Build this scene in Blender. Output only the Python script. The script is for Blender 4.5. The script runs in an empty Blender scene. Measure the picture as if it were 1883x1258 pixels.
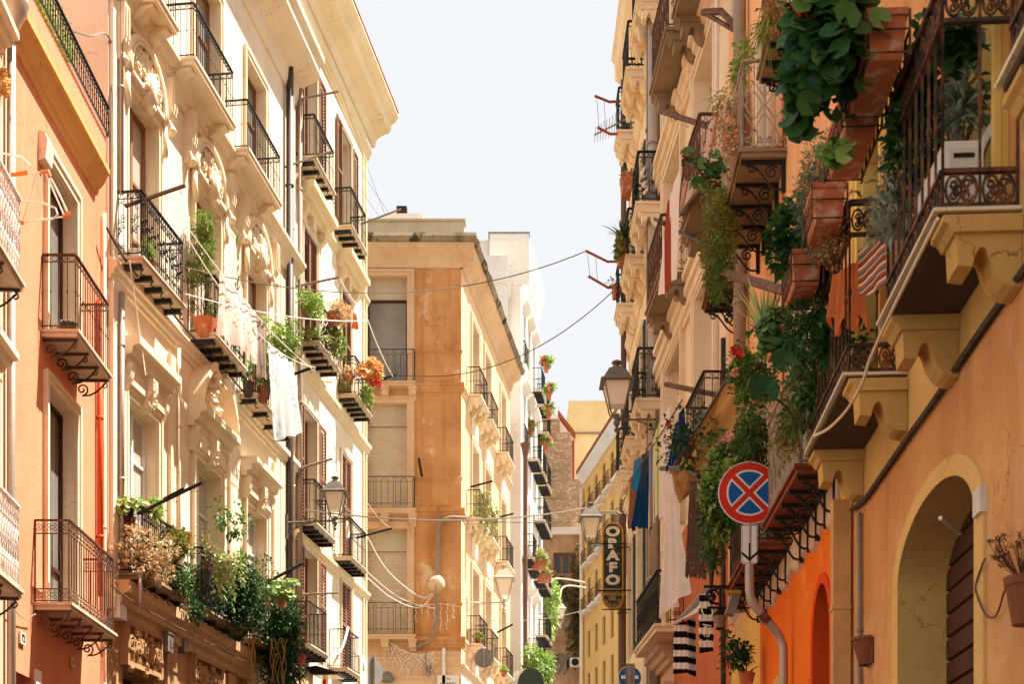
import bpy, math, random
from math import sin, cos, pi, hypot, atan2, radians
from mathutils import Vector
rnd = random.Random(11)
FOC, CX, YH, EYE = 2600.0, 941.5, 1655.0, 1.6
scn = bpy.context.scene
COL = scn.collection

# ------------------------------------------------------------------ materials
def lin(h):
    h = h.lstrip('#')
    c = [int(h[i:i+2], 16)/255 for i in (0, 2, 4)]
    return [x/12.92 if x <= .04045 else ((x+.055)/1.055)**2.4 for x in c]
def mix(a, b, t): return [a[i]*(1-t)+b[i]*t for i in range(3)]
MATS = {}
def newmat(name):
    m = bpy.data.materials.new(name); m.use_nodes = True
    nt = m.node_tree; nt.nodes.clear()
    out = nt.nodes.new('ShaderNodeOutputMaterial'); bs = nt.nodes.new('ShaderNodeBsdfPrincipled')
    nt.links.new(bs.outputs[0], out.inputs[0])
    MATS[name] = m
    return m, nt, bs, out
def nd(nt, t, **kw):
    n = nt.nodes.new(t)
    for k, v in kw.items():
        if k in n.inputs.keys(): n.inputs[k].default_value = v
        else: setattr(n, k, v)
    return n
def coords(nt, scale=(1, 1, 1)):
    tc = nd(nt, 'ShaderNodeTexCoord'); mp = nd(nt, 'ShaderNodeMapping')
    mp.inputs['Scale'].default_value = scale
    nt.links.new(tc.outputs['Object'], mp.inputs[0])
    return mp.outputs[0]
def noise(nt, scale, detail=4, vec=(1, 1, 1), rough=.6):
    n = nd(nt, 'ShaderNodeTexNoise', Scale=scale, Detail=detail, Roughness=rough)
    nt.links.new(coords(nt, vec), n.inputs['Vector'])
    return n.outputs[0]
def ramp(nt, fac, a, b, ca=(0, 0, 0), cb=(1, 1, 1)):
    r = nd(nt, 'ShaderNodeValToRGB')
    r.color_ramp.elements[0].position = a; r.color_ramp.elements[1].position = b
    r.color_ramp.elements[0].color = (*ca, 1); r.color_ramp.elements[1].color = (*cb, 1)
    nt.links.new(fac, r.inputs[0])
    return r.outputs[0]
def mixc(nt, fac, a, b, mode='MIX'):
    m = nd(nt, 'ShaderNodeMix', data_type='RGBA', blend_type=mode)
    for i, x in ((0, fac), (6, a), (7, b)):
        if isinstance(x, (int, float)): m.inputs[i].default_value = x
        elif isinstance(x, (list, tuple)): m.inputs[i].default_value = (*x[:3], 1)
        else: nt.links.new(x, m.inputs[i])
    return m.outputs[2]
def bump(nt, bs, h, strength=.3, dist=.02):
    b = nd(nt, 'ShaderNodeBump', Strength=strength, Distance=dist)
    nt.links.new(h, b.inputs['Height']); nt.links.new(b.outputs[0], bs.inputs['Normal'])
def plaster(name, c, dark=None, streak=.35, patch=None, pt=.62, rough=.9, bs_=.35, soft=.025, mott=.5):
    c = lin(c) if isinstance(c, str) else c
    d = lin(dark) if dark else [x*.68 for x in c]
    m, nt, bs, out = newmat(name)
    big = ramp(nt, noise(nt, .55, 6), .36, .7)
    col = mixc(nt, big, c, mix(c, d, mott))
    st = ramp(nt, noise(nt, 1.0, 5, (3.2, 3.2, .22)), .52, .78)
    mul = nd(nt, 'ShaderNodeMath', operation='MULTIPLY'); nt.links.new(st, mul.inputs[0]); mul.inputs[1].default_value = streak
    col = mixc(nt, mul.outputs[0], col, d)
    sm = ramp(nt, noise(nt, 9, 8, rough=.72), .5, .75)
    m2 = nd(nt, 'ShaderNodeMath', operation='MULTIPLY'); nt.links.new(sm, m2.inputs[0]); m2.inputs[1].default_value = .3
    col = mixc(nt, m2.outputs[0], col, d)
    vc = nd(nt, 'ShaderNodeTexVoronoi', Scale=1.3, feature='DISTANCE_TO_EDGE')
    wv = nd(nt, 'ShaderNodeVectorMath', operation='ADD'); wn = nd(nt, 'ShaderNodeTexNoise', Scale=2.5, Detail=6); cv = coords(nt); nt.links.new(cv, wn.inputs['Vector']); nt.links.new(cv, wv.inputs[0]); nt.links.new(wn.outputs['Color'], wv.inputs[1]); nt.links.new(wv.outputs[0], vc.inputs['Vector'])
    ck = ramp(nt, vc.outputs['Distance'], .002, .008, (1, 1, 1), (0, 0, 0)); cm = mixc(nt, 1.0, ck, ramp(nt, noise(nt, .7, 3), .52, .6), 'MULTIPLY')
    col = mixc(nt, cm, col, [x*.55 for x in d])
    if patch:
        p = ramp(nt, noise(nt, .9, 9, (1, 1, .8), .66), pt, pt+soft)
        col = mixc(nt, p, col, lin(patch))
    nt.links.new(col, bs.inputs['Base Color']); bs.inputs['Roughness'].default_value = rough
    bs.inputs['Specular IOR Level'].default_value = .15
    bump(nt, bs, noise(nt, 16, 9, rough=.7), bs_, .03)
    return m
def simple(name, c, rough=.6, metal=0, var=.25, scale=14, spec=.3, vec=(1, 1, 1)):
    c = lin(c) if isinstance(c, str) else c
    m, nt, bs, out = newmat(name)
    f = ramp(nt, noise(nt, scale, 6, vec), .35, .72)
    nt.links.new(mixc(nt, f, c, [x*(1-var) for x in c]), bs.inputs['Base Color'])
    bs.inputs['Roughness'].default_value = rough; bs.inputs['Metallic'].default_value = metal
    bs.inputs['Specular IOR Level'].default_value = spec
    bump(nt, bs, noise(nt, scale*4, 4), .12, .01)
    return m
def rusty(name, c, r, amount=.5, rough=.65):
    m, nt, bs, out = newmat(name)
    f = ramp(nt, noise(nt, 9, 8), .62-.3*amount, .72-.2*amount)
    nt.links.new(mixc(nt, f, lin(c), lin(r)), bs.inputs['Base Color'])
    bs.inputs['Roughness'].default_value = rough; bs.inputs['Specular IOR Level'].default_value = .3
    bump(nt, bs, noise(nt, 60, 4), .2, .005)
    return m
def leafmat(name, c0, c1, trans=.22):
    m, nt, bs, out = newmat(name)
    g = nd(nt, 'ShaderNodeNewGeometry')
    r = nd(nt, 'ShaderNodeValToRGB')
    r.color_ramp.elements[0].color = (*lin(c0), 1); r.color_ramp.elements[1].color = (*lin(c1), 1)
    nt.links.new(g.outputs['Random Per Island'], r.inputs[0])
    nt.links.new(r.outputs[0], bs.inputs['Base Color'])
    bs.inputs['Roughness'].default_value = .5; bs.inputs['Specular IOR Level'].default_value = .35
    tr = nd(nt, 'ShaderNodeBsdfTranslucent'); nt.links.new(r.outputs[0], tr.inputs[0])
    mx = nd(nt, 'ShaderNodeMixShader'); mx.inputs[0].default_value = trans
    nt.links.new(bs.outputs[0], mx.inputs[1]); nt.links.new(tr.outputs[0], mx.inputs[2])
    nt.links.new(mx.outputs[0], out.inputs[0])
    return m
def glass(name, c, rough=.08, spec=.6, var=.5):
    m, nt, bs, out = newmat(name)
    c = lin(c)
    f = ramp(nt, noise(nt, .8, 3), .35, .7)
    nt.links.new(mixc(nt, f, c, [x*(1-var) for x in c]), bs.inputs['Base Color'])
    bs.inputs['Roughness'].default_value = rough; bs.inputs['Specular IOR Level'].default_value = spec
    return m
def cloth(name, stops=None, c='#ffffff', axis=0, period=1.0, trans=.3, spots=None):
    """plain or striped fabric; stops = [(pos, colour)...] repeated along an axis"""
    m, nt, bs, out = newmat(name)
    if stops:
        tc = nd(nt, 'ShaderNodeTexCoord'); sx = nd(nt, 'ShaderNodeSeparateXYZ'); nt.links.new(tc.outputs['Object'], sx.inputs[0])
        dv = nd(nt, 'ShaderNodeMath', operation='DIVIDE'); nt.links.new(sx.outputs[axis], dv.inputs[0]); dv.inputs[1].default_value = period
        fr = nd(nt, 'ShaderNodeMath', operation='FRACT'); nt.links.new(dv.outputs[0], fr.inputs[0])
        r = nd(nt, 'ShaderNodeValToRGB'); r.color_ramp.interpolation = 'CONSTANT'
        el = r.color_ramp.elements
        while len(el) < len(stops): el.new(.5)
        for e, (p, cc) in zip(el, stops): e.position = p; e.color = (*lin(cc), 1)
        nt.links.new(fr.outputs[0], r.inputs[0]); col = r.outputs[0]
    else:
        f = ramp(nt, noise(nt, 5, 4), .3, .7)
        col = mixc(nt, f, lin(c), [x*.9 for x in lin(c)])
    if spots:
        v = nd(nt, 'ShaderNodeTexVoronoi', Scale=spots[1]); nt.links.new(coords(nt), v.inputs['Vector'])
        s = ramp(nt, v.outputs['Distance'], spots[2], spots[2]+.05, (1, 1, 1), (0, 0, 0))
        s2 = mixc(nt, 1.0, s, ramp(nt, noise(nt, 3, 3), .45, .6), 'MULTIPLY')
        col = mixc(nt, s2, col, lin(spots[0]))
    nt.links.new(col, bs.inputs['Base Color']); bs.inputs['Roughness'].default_value = .95
    bs.inputs['Specular IOR Level'].default_value = .05
    tr = nd(nt, 'ShaderNodeBsdfTranslucent'); nt.links.new(col, tr.inputs[0])
    mx = nd(nt, 'ShaderNodeMixShader'); mx.inputs[0].default_value = trans
    nt.links.new(bs.outputs[0], mx.inputs[1]); nt.links.new(tr.outputs[0], mx.inputs[2]); nt.links.new(mx.outputs[0], out.inputs[0])
    return m
def stonewall(name):
    m, nt, bs, out = newmat(name)
    v = nd(nt, 'ShaderNodeTexVoronoi', Scale=2.6, feature='DISTANCE_TO_EDGE')
    v2 = nd(nt, 'ShaderNodeTexVoronoi', Scale=2.6)
    for x in (v, v2): nt.links.new(coords(nt, (1, 1, 1.7)), x.inputs['Vector'])
    col = mixc(nt, v2.outputs['Color'], lin('#e6cba6'), lin('#a98560'))
    col = mixc(nt, ramp(nt, noise(nt, .25, 7), .48, .72), col, lin('#a58460'))
    e = ramp(nt, v.outputs['Distance'], .01, .07, (1, 1, 1), (0, 0, 0))
    col = mixc(nt, e, col, lin('#8a6f52'))
    nt.links.new(col, bs.inputs['Base Color']); bs.inputs['Roughness'].default_value = .95
    bump(nt, bs, v.outputs['Distance'], .6, .08)
    return m

plaster('salmon plaster', '#e49c76', '#cb6f48', .45)
plaster('red terracotta plaster', '#c9562c', '#a23f20', .5)
plaster('ochre cornice plaster', '#e3b06a', '#c28a48', .4)
plaster('pink plaster', '#e8bfa0', '#d5a585', .2)
plaster('cream plaster', '#f0e0c8', '#dab98f', .45, soft=.1)
plaster('white cream plaster', '#f0e4d0', '#dcc6a4', .25)
plaster('beige stucco trim', '#f0dfc2', '#d2b085', .35)
plaster('tan ground plaster', '#c29a70', '#7d5a3e', .8, '#9c8468', .6)
plaster('ledge plaster', '#d6b488', '#94704a', .7)
plaster('pale yellow plaster', '#efe1c8', '#d9bf98', .35)
plaster('yellow trim plaster', '#f0deb8', '#d8b884', .3)
plaster('worn ochre plaster', '#dba36c', '#aa6a38', .9, '#dfc09c', .57, bs_=.9, soft=.08, mott=.8)
plaster('faded ochre plaster', '#e2c19c', '#b9884f', .4)
plaster('grey cement', '#cbbda6', '#a5957c', .5, '#d9cbb2', .6)
plaster('pale pink plaster', '#e3c09b', '#caa27c', .35)
plaster('peach plaster', '#edc79c', '#d6a474', .5)
plaster('mossy stone', '#a39274', '#5a4c36', .8, '#4a4030', .58)
plaster('white plaster', '#f2ece4', '#dccdbb', .2)
plaster('sand plaster', '#f4e2c4', '#cfae80', .45, '#a98a62', .7)
plaster('orange peach plaster', '#e4aa6e', '#b06f3a', .9, '#dbb083', .55, soft=.14, mott=.85)
plaster('mustard plaster', '#dbae68', '#b08648', .5, '#94825a', .7)
plaster('pale arch plaster', '#e4b873', '#c79a50', .4)
plaster('sooty slab', '#655038', '#3a2b1e', .5)  # shade under the near balconies is put into this dark slab colour
plaster('bright orange plaster', '#f2801f', '#d8560f', .7, '#f0a050', .6, soft=.12)
plaster('orange red plaster', '#e2501a', '#c23f12', .2)
plaster('light yellow plaster', '#eec772', '#d9a850', .3)
plaster('brick salmon plaster', '#d27c55', '#a85634', .6)
plaster('apricot plaster', '#efbb88', '#c4864e', .7, '#d9b08c', .6, soft=.1)
plaster('whitewashed plaster', '#dcc0a4', '#b89474', .5)
plaster('golden yellow plaster', '#e9bd78', '#cf9548', .6)
plaster('yellow render', '#f2dba4', '#e2c07c', .35)
plaster('earth render', '#d0a982', '#8d6848', .9, '#a3805e', .54, soft=.1, mott=.8)
plaster('old stone', '#b39873', '#7e6546', .6)
plaster('grey stone corbel', '#9c8568', '#6b583f', .6)
plaster('roof tile', '#a8623e', '#7d4428', .5)
stonewall('rubble stone')
simple('asphalt', [.05, .05, .05], .9, 0, .3, 6)
simple('pavement stone', [.25, .23, .2], .85, 0, .3, 3)
simple('marble slab', '#d8c3a6', .7, 0, .25, 5)
simple('iron', '#2b2724', .5, .2, .4, 20)
rusty('rusty iron', '#3a2c24', '#7a4a2a', .55)
rusty('brown iron', '#553a2b', '#7d5236', .5)
rusty('white iron', '#cfc6bf', '#8d7768', .25)
rusty('pale iron', '#a89684', '#6e5240', .3)
rusty('dark wire cable', '#4a3a2e', '#33261d', .5)
simple('zinc pipe', '#b5a596', .45, .4, .2, 5)
simple('brown pipe', '#6e5140', .5, .1, .25, 4)
simple('dark pipe', '#4d4038', .5, .1, .25, 4)
simple('peach pipe', '#d59f62', .7, 0, .3, 3)
simple('orange pipe', '#dd5c1c', .6, 0, .25, 3)
simple('grey pipe', '#a08b78', .6, 0, .3, 3)
simple('brown shutter paint', '#8f644a', .6, 0, .3, 6)
simple('dark brown wood', '#4c2a1b', .6, 0, .4, 5, vec=(1, 1, .2))
simple('wood frame', '#9a6a45', .6, 0, .3, 6)
simple('white frame', '#e8e2da', .55, 0, .12, 6)
simple('green shutter paint', '#33443f', .6, 0, .35, 6)
simple('roller shutter', '#d8c8b0', .6, 0, .12, 3)
rusty('terracotta pot', '#b5633c', '#c79a7c', .35, .85)
simple('dark pot', '#3c342f', .5, 0, .3, 10)
simple('brown pot', '#8a4c2c', .7, 0, .3, 10)
simple('soil', [.04, .03, .02], 1, 0, .3, 10)
simple('twig', '#6d4c33', .9, 0, .4, 10)
simple('grey metal', '#9a948c', .45, .5, .2, 6)
simple('sign metal grey', '#8b8079', .5, .3, .25, 3)
simple('lamp metal', '#7a6f64', .5, .3, .3, 8)
simple('black metal', '#1d1b1a', .45, .2, .3, 8)
simple('pale lamp metal', '#bfae98', .5, .2, .25, 8)
simple('white rope', '#efe7da', .8, 0, .15, 8)
simple('clothes line', '#8d7c70', .7, 0, .15, 8)
simple('red pole paint', '#a8523f', .5, 0, .2, 8)
simple('orange rope', '#e57a22', .6, 0, .2, 8)
simple('sign red', '#d8321a', .4, 0, .1, 2)
simple('sign blue', '#165c9c', .4, 0, .12, 2)
simple('sign white', '#efe6da', .45, 0, .08, 2)
simple('sign black', '#1a1715', .5, 0, .1, 2)
simple('sign green', '#2d3a33', .5, 0, .2, 3)
simple('sign gold', '#d39a3a', .45, .1, .2, 5)
simple('sign cream', '#ece0c8', .5, 0, .1, 5)
simple('plaque stone', '#dcd2c2', .6, 0, .15, 10)
simple('white appliance', '#e4ded2', .4, 0, .08, 4)
simple('red plastic', '#d2301c', .45, 0, .1, 4)
simple('graffiti grey', '#8d7d6b', .9, 0, .3, 2)
simple('graffiti black', '#3c352e', .9, 0, .3, 2)
simple('dried stalk', '#b88a52', .9, 0, .35, 20)
glass('dark glass', '#3b3630', .1)
glass('curtain glass', '#c6bfb2', .12, .5, .3)
glass('grey glass', '#8d8880', .1, .6, .3)
glass('brown glass', '#8a7560', .14, .5, .25)
glass('milk glass', '#f2e4cd', .25, .4, .08)
leafmat('leaf fresh', '#5d8a35', '#a9bd62')
leafmat('leaf bright', '#6f9a3c', '#c2cf78')
leafmat('leaf mid', '#2f5a24', '#71904a')
leafmat('leaf dark', '#16381c', '#3f6b38')
leafmat('leaf deep', '#16381c', '#4a7a3a', .3)
leafmat('leaf olive', '#5f6a2a', '#a39a4a')
leafmat('leaf cypress', '#5c7a35', '#9aa352')
leafmat('leaf grey', '#5a6a58', '#93a08c')
leafmat('leaf silver', '#75826f', '#b3baa6')
leafmat('leaf dry', '#b39068', '#ecdcae')
leafmat('leaf straw', '#8d7448', '#c9ad70')
leafmat('leaf agave', '#7d9a55', '#c3c98a')
leafmat('leaf orange', '#c87a2c', '#f0b468')
leafmat('vine dark', '#5a5030', '#8f7c4c')
leafmat('vine pale', '#8fa050', '#d6d29a')
leafmat('petal red', '#b3141a', '#e0402c')
leafmat('petal pink', '#d65a64', '#f0a098')
leafmat('petal peach', '#e08a60', '#f5c0a0')
leafmat('petal purple', '#5a3a80', '#8a60b0')
cloth('white sheet', c='#fbf5ec', trans=.4)
cloth('pink floral sheet', c='#ecd2c6', spots=('#cf8f84', 15, .36))
cloth('blue toile sheet', c='#dcdfdd', spots=('#a9b8c2', 11, .42))
cloth('grey cloth', c='#b7a595')
cloth('dark lace', c='#4a423c')
cloth('navy cloth', c='#16305c', trans=.1)
cloth('blue cloth', c='#2f7fa8', trans=.15)
cloth('deep blue cloth', c='#12395f', trans=.1)
cloth('brown cloth', c='#8a5f4a', trans=.15)
cloth('charcoal cloth', c='#3b4248', trans=.1)
cloth('orange rag', c='#e2814c', trans=.3)
cloth('orange towel', c='#cf5f36', trans=.15)
cloth('mustard cloth', c='#b58a1c', trans=.2)
cloth('cream awning cloth', c='#d8bfa2', trans=.25)
cloth('tan awning cloth', [(0, '#b8925c'), (.78, '#9a7442'), (.9, '#b8925c')], axis=0, period=.9, trans=.25)
cloth('pink beige awning cloth', [(0, '#d3b9a4'), (.72, '#a86a55'), (.86, '#c9a994')], axis=1, period=1.6, trans=.25)
cloth('white and rust flag', [(0, '#a04a36'), (.004, '#f3e8dc'), (.982, '#a04a36')], axis=0, period=3.0, trans=.3)
cloth('rainbow towel', [(0, '#7d98a8'), (.12, '#8d6f8c'), (.24, '#d8e0a8'), (.4, '#9ab86a'), (.5, '#e8d8b0'), (.62, '#e08a2c'), (.74, '#d8402a'), (.82, '#efc860')], axis=0, period=.19, trans=.25)
cloth('black and white stripe', [(0, '#1c1a19'), (.5, '#efe4dc')], axis=2, period=.3, trans=.2)
cloth('brown skirt', c='#6d5344', trans=.15, spots=('#b8a08c', 22, .3))
cloth('woven rug', [(0, '#9a4a34'), (.2, '#c8a878'), (.32, '#4a5a6c'), (.5, '#b06040'), (.7, '#d8c0a0'), (.85, '#6a3c34')], axis=2, period=.11, trans=0)
cloth('reed mat', [(0, '#9a7a54'), (.55, '#6a5038'), (.7, '#b08c60')], axis=0, period=.022, trans=.1)

# ------------------------------------------------------------------ mesh builder
class MB:
    def __init__(s): s.v = []; s.f = []
    def poly(s, pts):
        n = len(s.v); s.v += [tuple(p) for p in pts]; s.f.append(tuple(range(n, n+len(pts)))); return s
    def box(s, x0, x1, y0, y1, z0, z1):
        n = len(s.v)
        s.v += [(x0, y0, z0), (x1, y0, z0), (x1, y1, z0), (x0, y1, z0), (x0, y0, z1), (x1, y0, z1), (x1, y1, z1), (x0, y1, z1)]
        for q in ((0, 3, 2, 1), (4, 5, 6, 7), (0, 1, 5, 4), (1, 2, 6, 5), (2, 3, 7, 6), (3, 0, 4, 7)): s.f.append(tuple(n+i for i in q))
        return s
    def tube(s, pts, r, n=5, r2=None, cap=True):
        P = [Vector(p) for p in pts]
        if len(P) < 2: return s
        base = len(s.v); m = len(P); prev = None
        for i, p in enumerate(P):
            t = (P[min(i+1, m-1)]-P[max(i-1, 0)])
            if t.length < 1e-9: t = Vector((0, 0, 1))
            t.normalize()
            if prev is None:
                a = Vector((0, 0, 1)) if abs(t.z) < .9 else Vector((1, 0, 0))
                u = t.cross(a).normalized()
            else:
                u = prev-t*prev.dot(t)
                u = u.normalized() if u.length > 1e-6 else t.orthogonal().normalized()
            prev = u; w = t.cross(u)
            rr = r if r2 is None else r+(r2-r)*i/(m-1)
            for k in range(n):
                a = 2*pi*(k+.5)/n
                s.v.append(tuple(p+u*(rr*cos(a))+w*(rr*sin(a))))
        for i in range(m-1):
            for k in range(n):
                a, b = base+i*n+k, base+i*n+(k+1) % n
                s.f.append((a, b, b+n, a+n))
        if cap:
            s.f.append(tuple(base+k for k in reversed(range(n)))); s.f.append(tuple(base+(m-1)*n+k for k in range(n)))
        return s
    def bar(s, a, b, r): return s.tube([a, b], r, 4)
    def prism(s, prof, a, b, axis='x'):
        n = len(s.v); m = len(prof)
        def P(q, t):
            return {'x': (t, q[0], q[1]), 'y': (q[0], t, q[1]), 'z': (q[0], q[1], t)}[axis]
        s.v += [P(q, a) for q in prof]+[P(q, b) for q in prof]
        for i in range(m):
            j = (i+1) % m; s.f.append((n+i, n+j, n+m+j, n+m+i))
        s.f.append(tuple(n+i for i in reversed(range(m)))); s.f.append(tuple(n+m+i for i in range(m)))
        return s
    def lathe(s, prof, n=12, c=(0, 0, 0), sq=False):
        base = len(s.v); m = len(prof)
        for r, z in prof:
            for k in range(n):
                a = 2*pi*(k+.5)/n; s.v.append((c[0]+r*cos(a), c[1]+r*sin(a), c[2]+z))
        for i in range(m-1):
            for k in range(n):
                a, b = base+i*n+k, base+i*n+(k+1) % n
                s.f.append((a, b, b+n, a+n))
        s.f.append(tuple(base+k for k in reversed(range(n)))); s.f.append(tuple(base+(m-1)*n+k for k in range(n)))
        return s
    def blob(s, c, r, n=6, sq=(1, 1, 1)):
        prof = [(max(.05, sin(pi*i/4)), -cos(pi*i/4)) for i in range(5)]
        b0 = len(s.v); s.lathe(prof, n)
        for i in range(b0, len(s.v)):
            x, y, z = s.v[i]; s.v[i] = (c[0]+x*r*sq[0], c[1]+y*r*sq[1], c[2]+z*r*sq[2])
        return s
    def grid(s, fn, nx, ny):
        b = len(s.v)
        for j in range(ny+1):
            for i in range(nx+1): s.v.append(tuple(fn(i/nx, j/ny)))
        for j in range(ny):
            for i in range(nx):
                a = b+j*(nx+1)+i; s.f.append((a, a+1, a+nx+2, a+nx+1))
        return s
    def build(s, name, mat, parent=None, smooth=False):
        me = bpy.data.meshes.new(name); me.from_pydata(s.v, [], s.f)
        me.materials.append(MATS[mat]); me.update()
        if smooth: me.polygons.foreach_set('use_smooth', [True]*len(me.polygons))
        o = bpy.data.objects.new(name, me); COL.objects.link(o)
        if parent: o.parent = parent
        return o
def tag(o, label=None, cat=None, group=None, kind=None):
    for k, v in (('label', label), ('category', cat), ('group', group), ('kind', kind)):
        if v: o[k] = v
    return o
def thing(name, label, cat, loc=(0, 0, 0), rot=0, group=None):
    o = bpy.data.objects.new(name, None); o.empty_display_size = .3; COL.objects.link(o)
    o.location = loc; o.rotation_euler = (0, 0, rot)
    return tag(o, label, cat, group)
def single(mb, name, mat, label, cat, loc=(0, 0, 0), rot=0, group=None, smooth=False, kind=None):
    o = mb.build(name, mat, None, smooth); o.location = loc; o.rotation_euler = (0, 0, rot)
    return tag(o, label, cat, group, kind)
def P3(px, py, Z): return Vector(((px-CX)/FOC*Z, Z, (YH-py)/FOC*Z+EYE))

# ------------------------------------------------------------------ facades
class F:
    """a vertical wall plane; local x runs along the wall to a viewer's right, y into the wall, z up"""
    def __init__(s, vp, X, Z, side, Zo=None):
        if side == 0: xd = (1.0, 0.0); s.O = (X, Z)
        else:
            k = (vp-CX)/FOC; n = hypot(k, 1)
            Zo = Z if Zo is None else Zo
            s.O = (X+k*(Zo-Z), Zo); xd = (k/n*-side, 1/n*-side)      # side -1: wall left of the street
        s.xd = xd; s.into = (-xd[1], xd[0]); s.ang = atan2(xd[1], xd[0])
    def hit(s, px, off=0):
        D = ((px-CX)/FOC, 1.0)
        t = (s.O[0]*s.into[0]+s.O[1]*s.into[1]-off)/(D[0]*s.into[0]+D[1]*s.into[1])
        p = (D[0]*t-s.O[0], t-s.O[1])
        return p[0]*s.xd[0]+p[1]*s.xd[1], t
    def u(s, px, off=0): return s.hit(px, off)[0]
    def z(s, px, py, off=0): return (YH-py)/FOC*s.hit(px, off)[1]+EYE
    def w(s, u, off, z): return (s.O[0]+u*s.xd[0]-off*s.into[0], s.O[1]+u*s.xd[1]-off*s.into[1], z)
    def at(s, px, py, off=0): return s.w(s.u(px, off), off, s.z(px, py, off))
    def root(s, name, label, cat='building'): return thing(name, label, cat, (s.O[0], s.O[1], 0), s.ang)

def wall(root, u0, u1, z0, z1, holes, mat, name='wall', shell=None, y=0.0):
    """front sheet with openings (u0,u1,z0,z1,depth[,arch rise]); shell = depth of the box behind"""
    mb = MB()
    us = sorted({u0, u1, *[h[0] for h in holes], *[h[1] for h in holes]}); us = [u for u in us if u0-1e-6 <= u <= u1+1e-6]
    zs = sorted({z0, z1, *[h[2] for h in holes], *[h[3] for h in holes]}); zs = [z for z in zs if z0-1e-6 <= z <= z1+1e-6]
    for a, b in zip(us, us[1:]):
        for c, d in zip(zs, zs[1:]):
            mu, mz = (a+b)/2, (c+d)/2
            if any(h[0] < mu < h[1] and h[2] < mz < h[3] for h in holes): continue
            mb.poly([(a, y, c), (b, y, c), (b, y, d), (a, y, d)])
    for h in holes:
        a, b, c, d, dep = h[:5]; rise = h[5] if len(h) > 5 else 0
        if b < u0 or a > u1 or d < z0 or c > z1: continue
        zs_ = d-rise
        mb.poly([(a, y, c), (a, y, zs_), (a, y+dep, zs_), (a, y+dep, c)]); mb.poly([(b, y, c), (b, y+dep, c), (b, y+dep, zs_), (b, y, zs_)])
        if c > z0+.01: mb.poly([(a, y, c), (a, y+dep, c), (b, y+dep, c), (b, y, c)])
        if rise:
            N = 26; arc = [((a+b)/2-(b-a)/2*cos(pi*i/N), zs_+rise*sin(pi*i/N)) for i in range(N+1)]
            for (x, za), (x2, zb) in zip(arc, arc[1:]):
                mb.poly([(x, y, za), (x2, y, zb), (x2, y, d), (x, y, d)])
                mb.poly([(x, y, za), (x, y+dep, za), (x2, y+dep, zb), (x2, y, zb)])
        else: mb.poly([(a, y, d), (b, y, d), (b, y+dep, d), (a, y+dep, d)])
    if shell:
        Y = shell
        mb.poly([(u0, y, z0), (u0, y, z1), (u0, Y, z1), (u0, Y, z0)]); mb.poly([(u1, y, z0), (u1, Y, z0), (u1, Y, z1), (u1, y, z1)])
        mb.poly([(u0, Y, z0), (u0, Y, z1), (u1, Y, z1), (u1, Y, z0)]); mb.poly([(u0, y, z1), (u1, y, z1), (u1, Y, z1), (u0, Y, z1)])
    return mb.build(name, mat, root)

def band(root, u0, u1, prof, mat, name='string_course'):
    """moulding: prof = [(outward, z)...] closed against the wall"""
    pr = [(.03, prof[0][1])]+[(-o, z) for o, z in prof]+[(.03, prof[-1][1])]
    return MB().prism(pr, u0, u1).build(name, mat, root)
def strips(z0, z1, p): # simple stepped profile
    h = z1-z0
    return [(p*.3, z0), (p*.35, z0+h*.25), (p*.6, z0+h*.3), (p*.7, z0+h*.6), (p, z0+h*.66), (p, z1)]

def surround(root, u0, u1, z0, z1, w, p, d, mat, sill=True, name='window_surround'):
    mb = MB()
    for a, b, c, e in ((u0-w, u0, z0, z1+w), (u1, u1+w, z0, z1+w), (u0, u1, z1, z1+w)):
        mb.box(a, b, -p, .02, c, e)
    ww = w*.38                                              # raised outer fillet
    for a, b, c, e in ((u0-w-ww*.2, u0-w+ww, z0, z1+w-ww), (u1+w-ww, u1+w+ww*.2, z0, z1+w-ww), (u0-w-ww*.2, u1+w+ww*.2, z1+w-ww, z1+w+ww*.2)):
        mb.box(a, b, -p-.025, -p+.01, c, e)
    if d:                                                   # lining of the reveal
        mb.box(u0, u0+.012, -.004, d, z0, z1); mb.box(u1-.012, u1, -.004, d, z0, z1); mb.box(u0+.012, u1-.012, -.004, d, z1-.012, z1)
    if sill: mb.box(u0-w, u1+w, -p-.06, .02, z0-.1, z0)
    return mb.build(name, mat, root)
def window(root, u0, u1, z0, z1, d, fm='wood frame', gm='dark glass', leaves=2, rails=(.33, .66), fw=.07, name='window', fan=0):
    mb = MB(); y0, y1 = d-.07, d
    mb.box(u0, u0+fw, y0, y1, z0, z1); mb.box(u1-fw, u1, y0, y1, z0, z1); mb.box(u0+fw, u1-fw, y0, y1, z1-fw, z1); mb.box(u0+fw, u1-fw, y0, y1, z0, z0+fw)
    for i in range(1, leaves):
        m = u0+(u1-u0)*i/leaves; mb.box(m-fw*.6, m+fw*.6, y0-.012, y1-.01, z0+fw, z1-fw)
    for r in rails:
        zz = z0+(z1-z0)*r; mb.box(u0+fw, u1-fw, y0+.008, y1-.008, zz-.028, zz+.028)
    o = mb.build(name, fm, root)
    MB().poly([(u0, d-.02, z0), (u1, d-.02, z0), (u1, d-.02, z1), (u0, d-.02, z1)]).build('pane', gm, o)
    return o
def roller(root, u0, u1, z0, z1, d, mat='roller shutter'):
    mb = MB(); n = int((z1-z0)/.055); h = (z1-z0)/n
    for i in range(n):
        z = z0+i*h
        mb.prism([(d-.03, z), (d-.045, z+h*.3), (d-.045, z+h*.75), (d-.03, z+h*.93), (d, z+h*.93), (d, z)], u0, u1)
    return mb.build('roller_shutter', mat, root)
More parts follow.
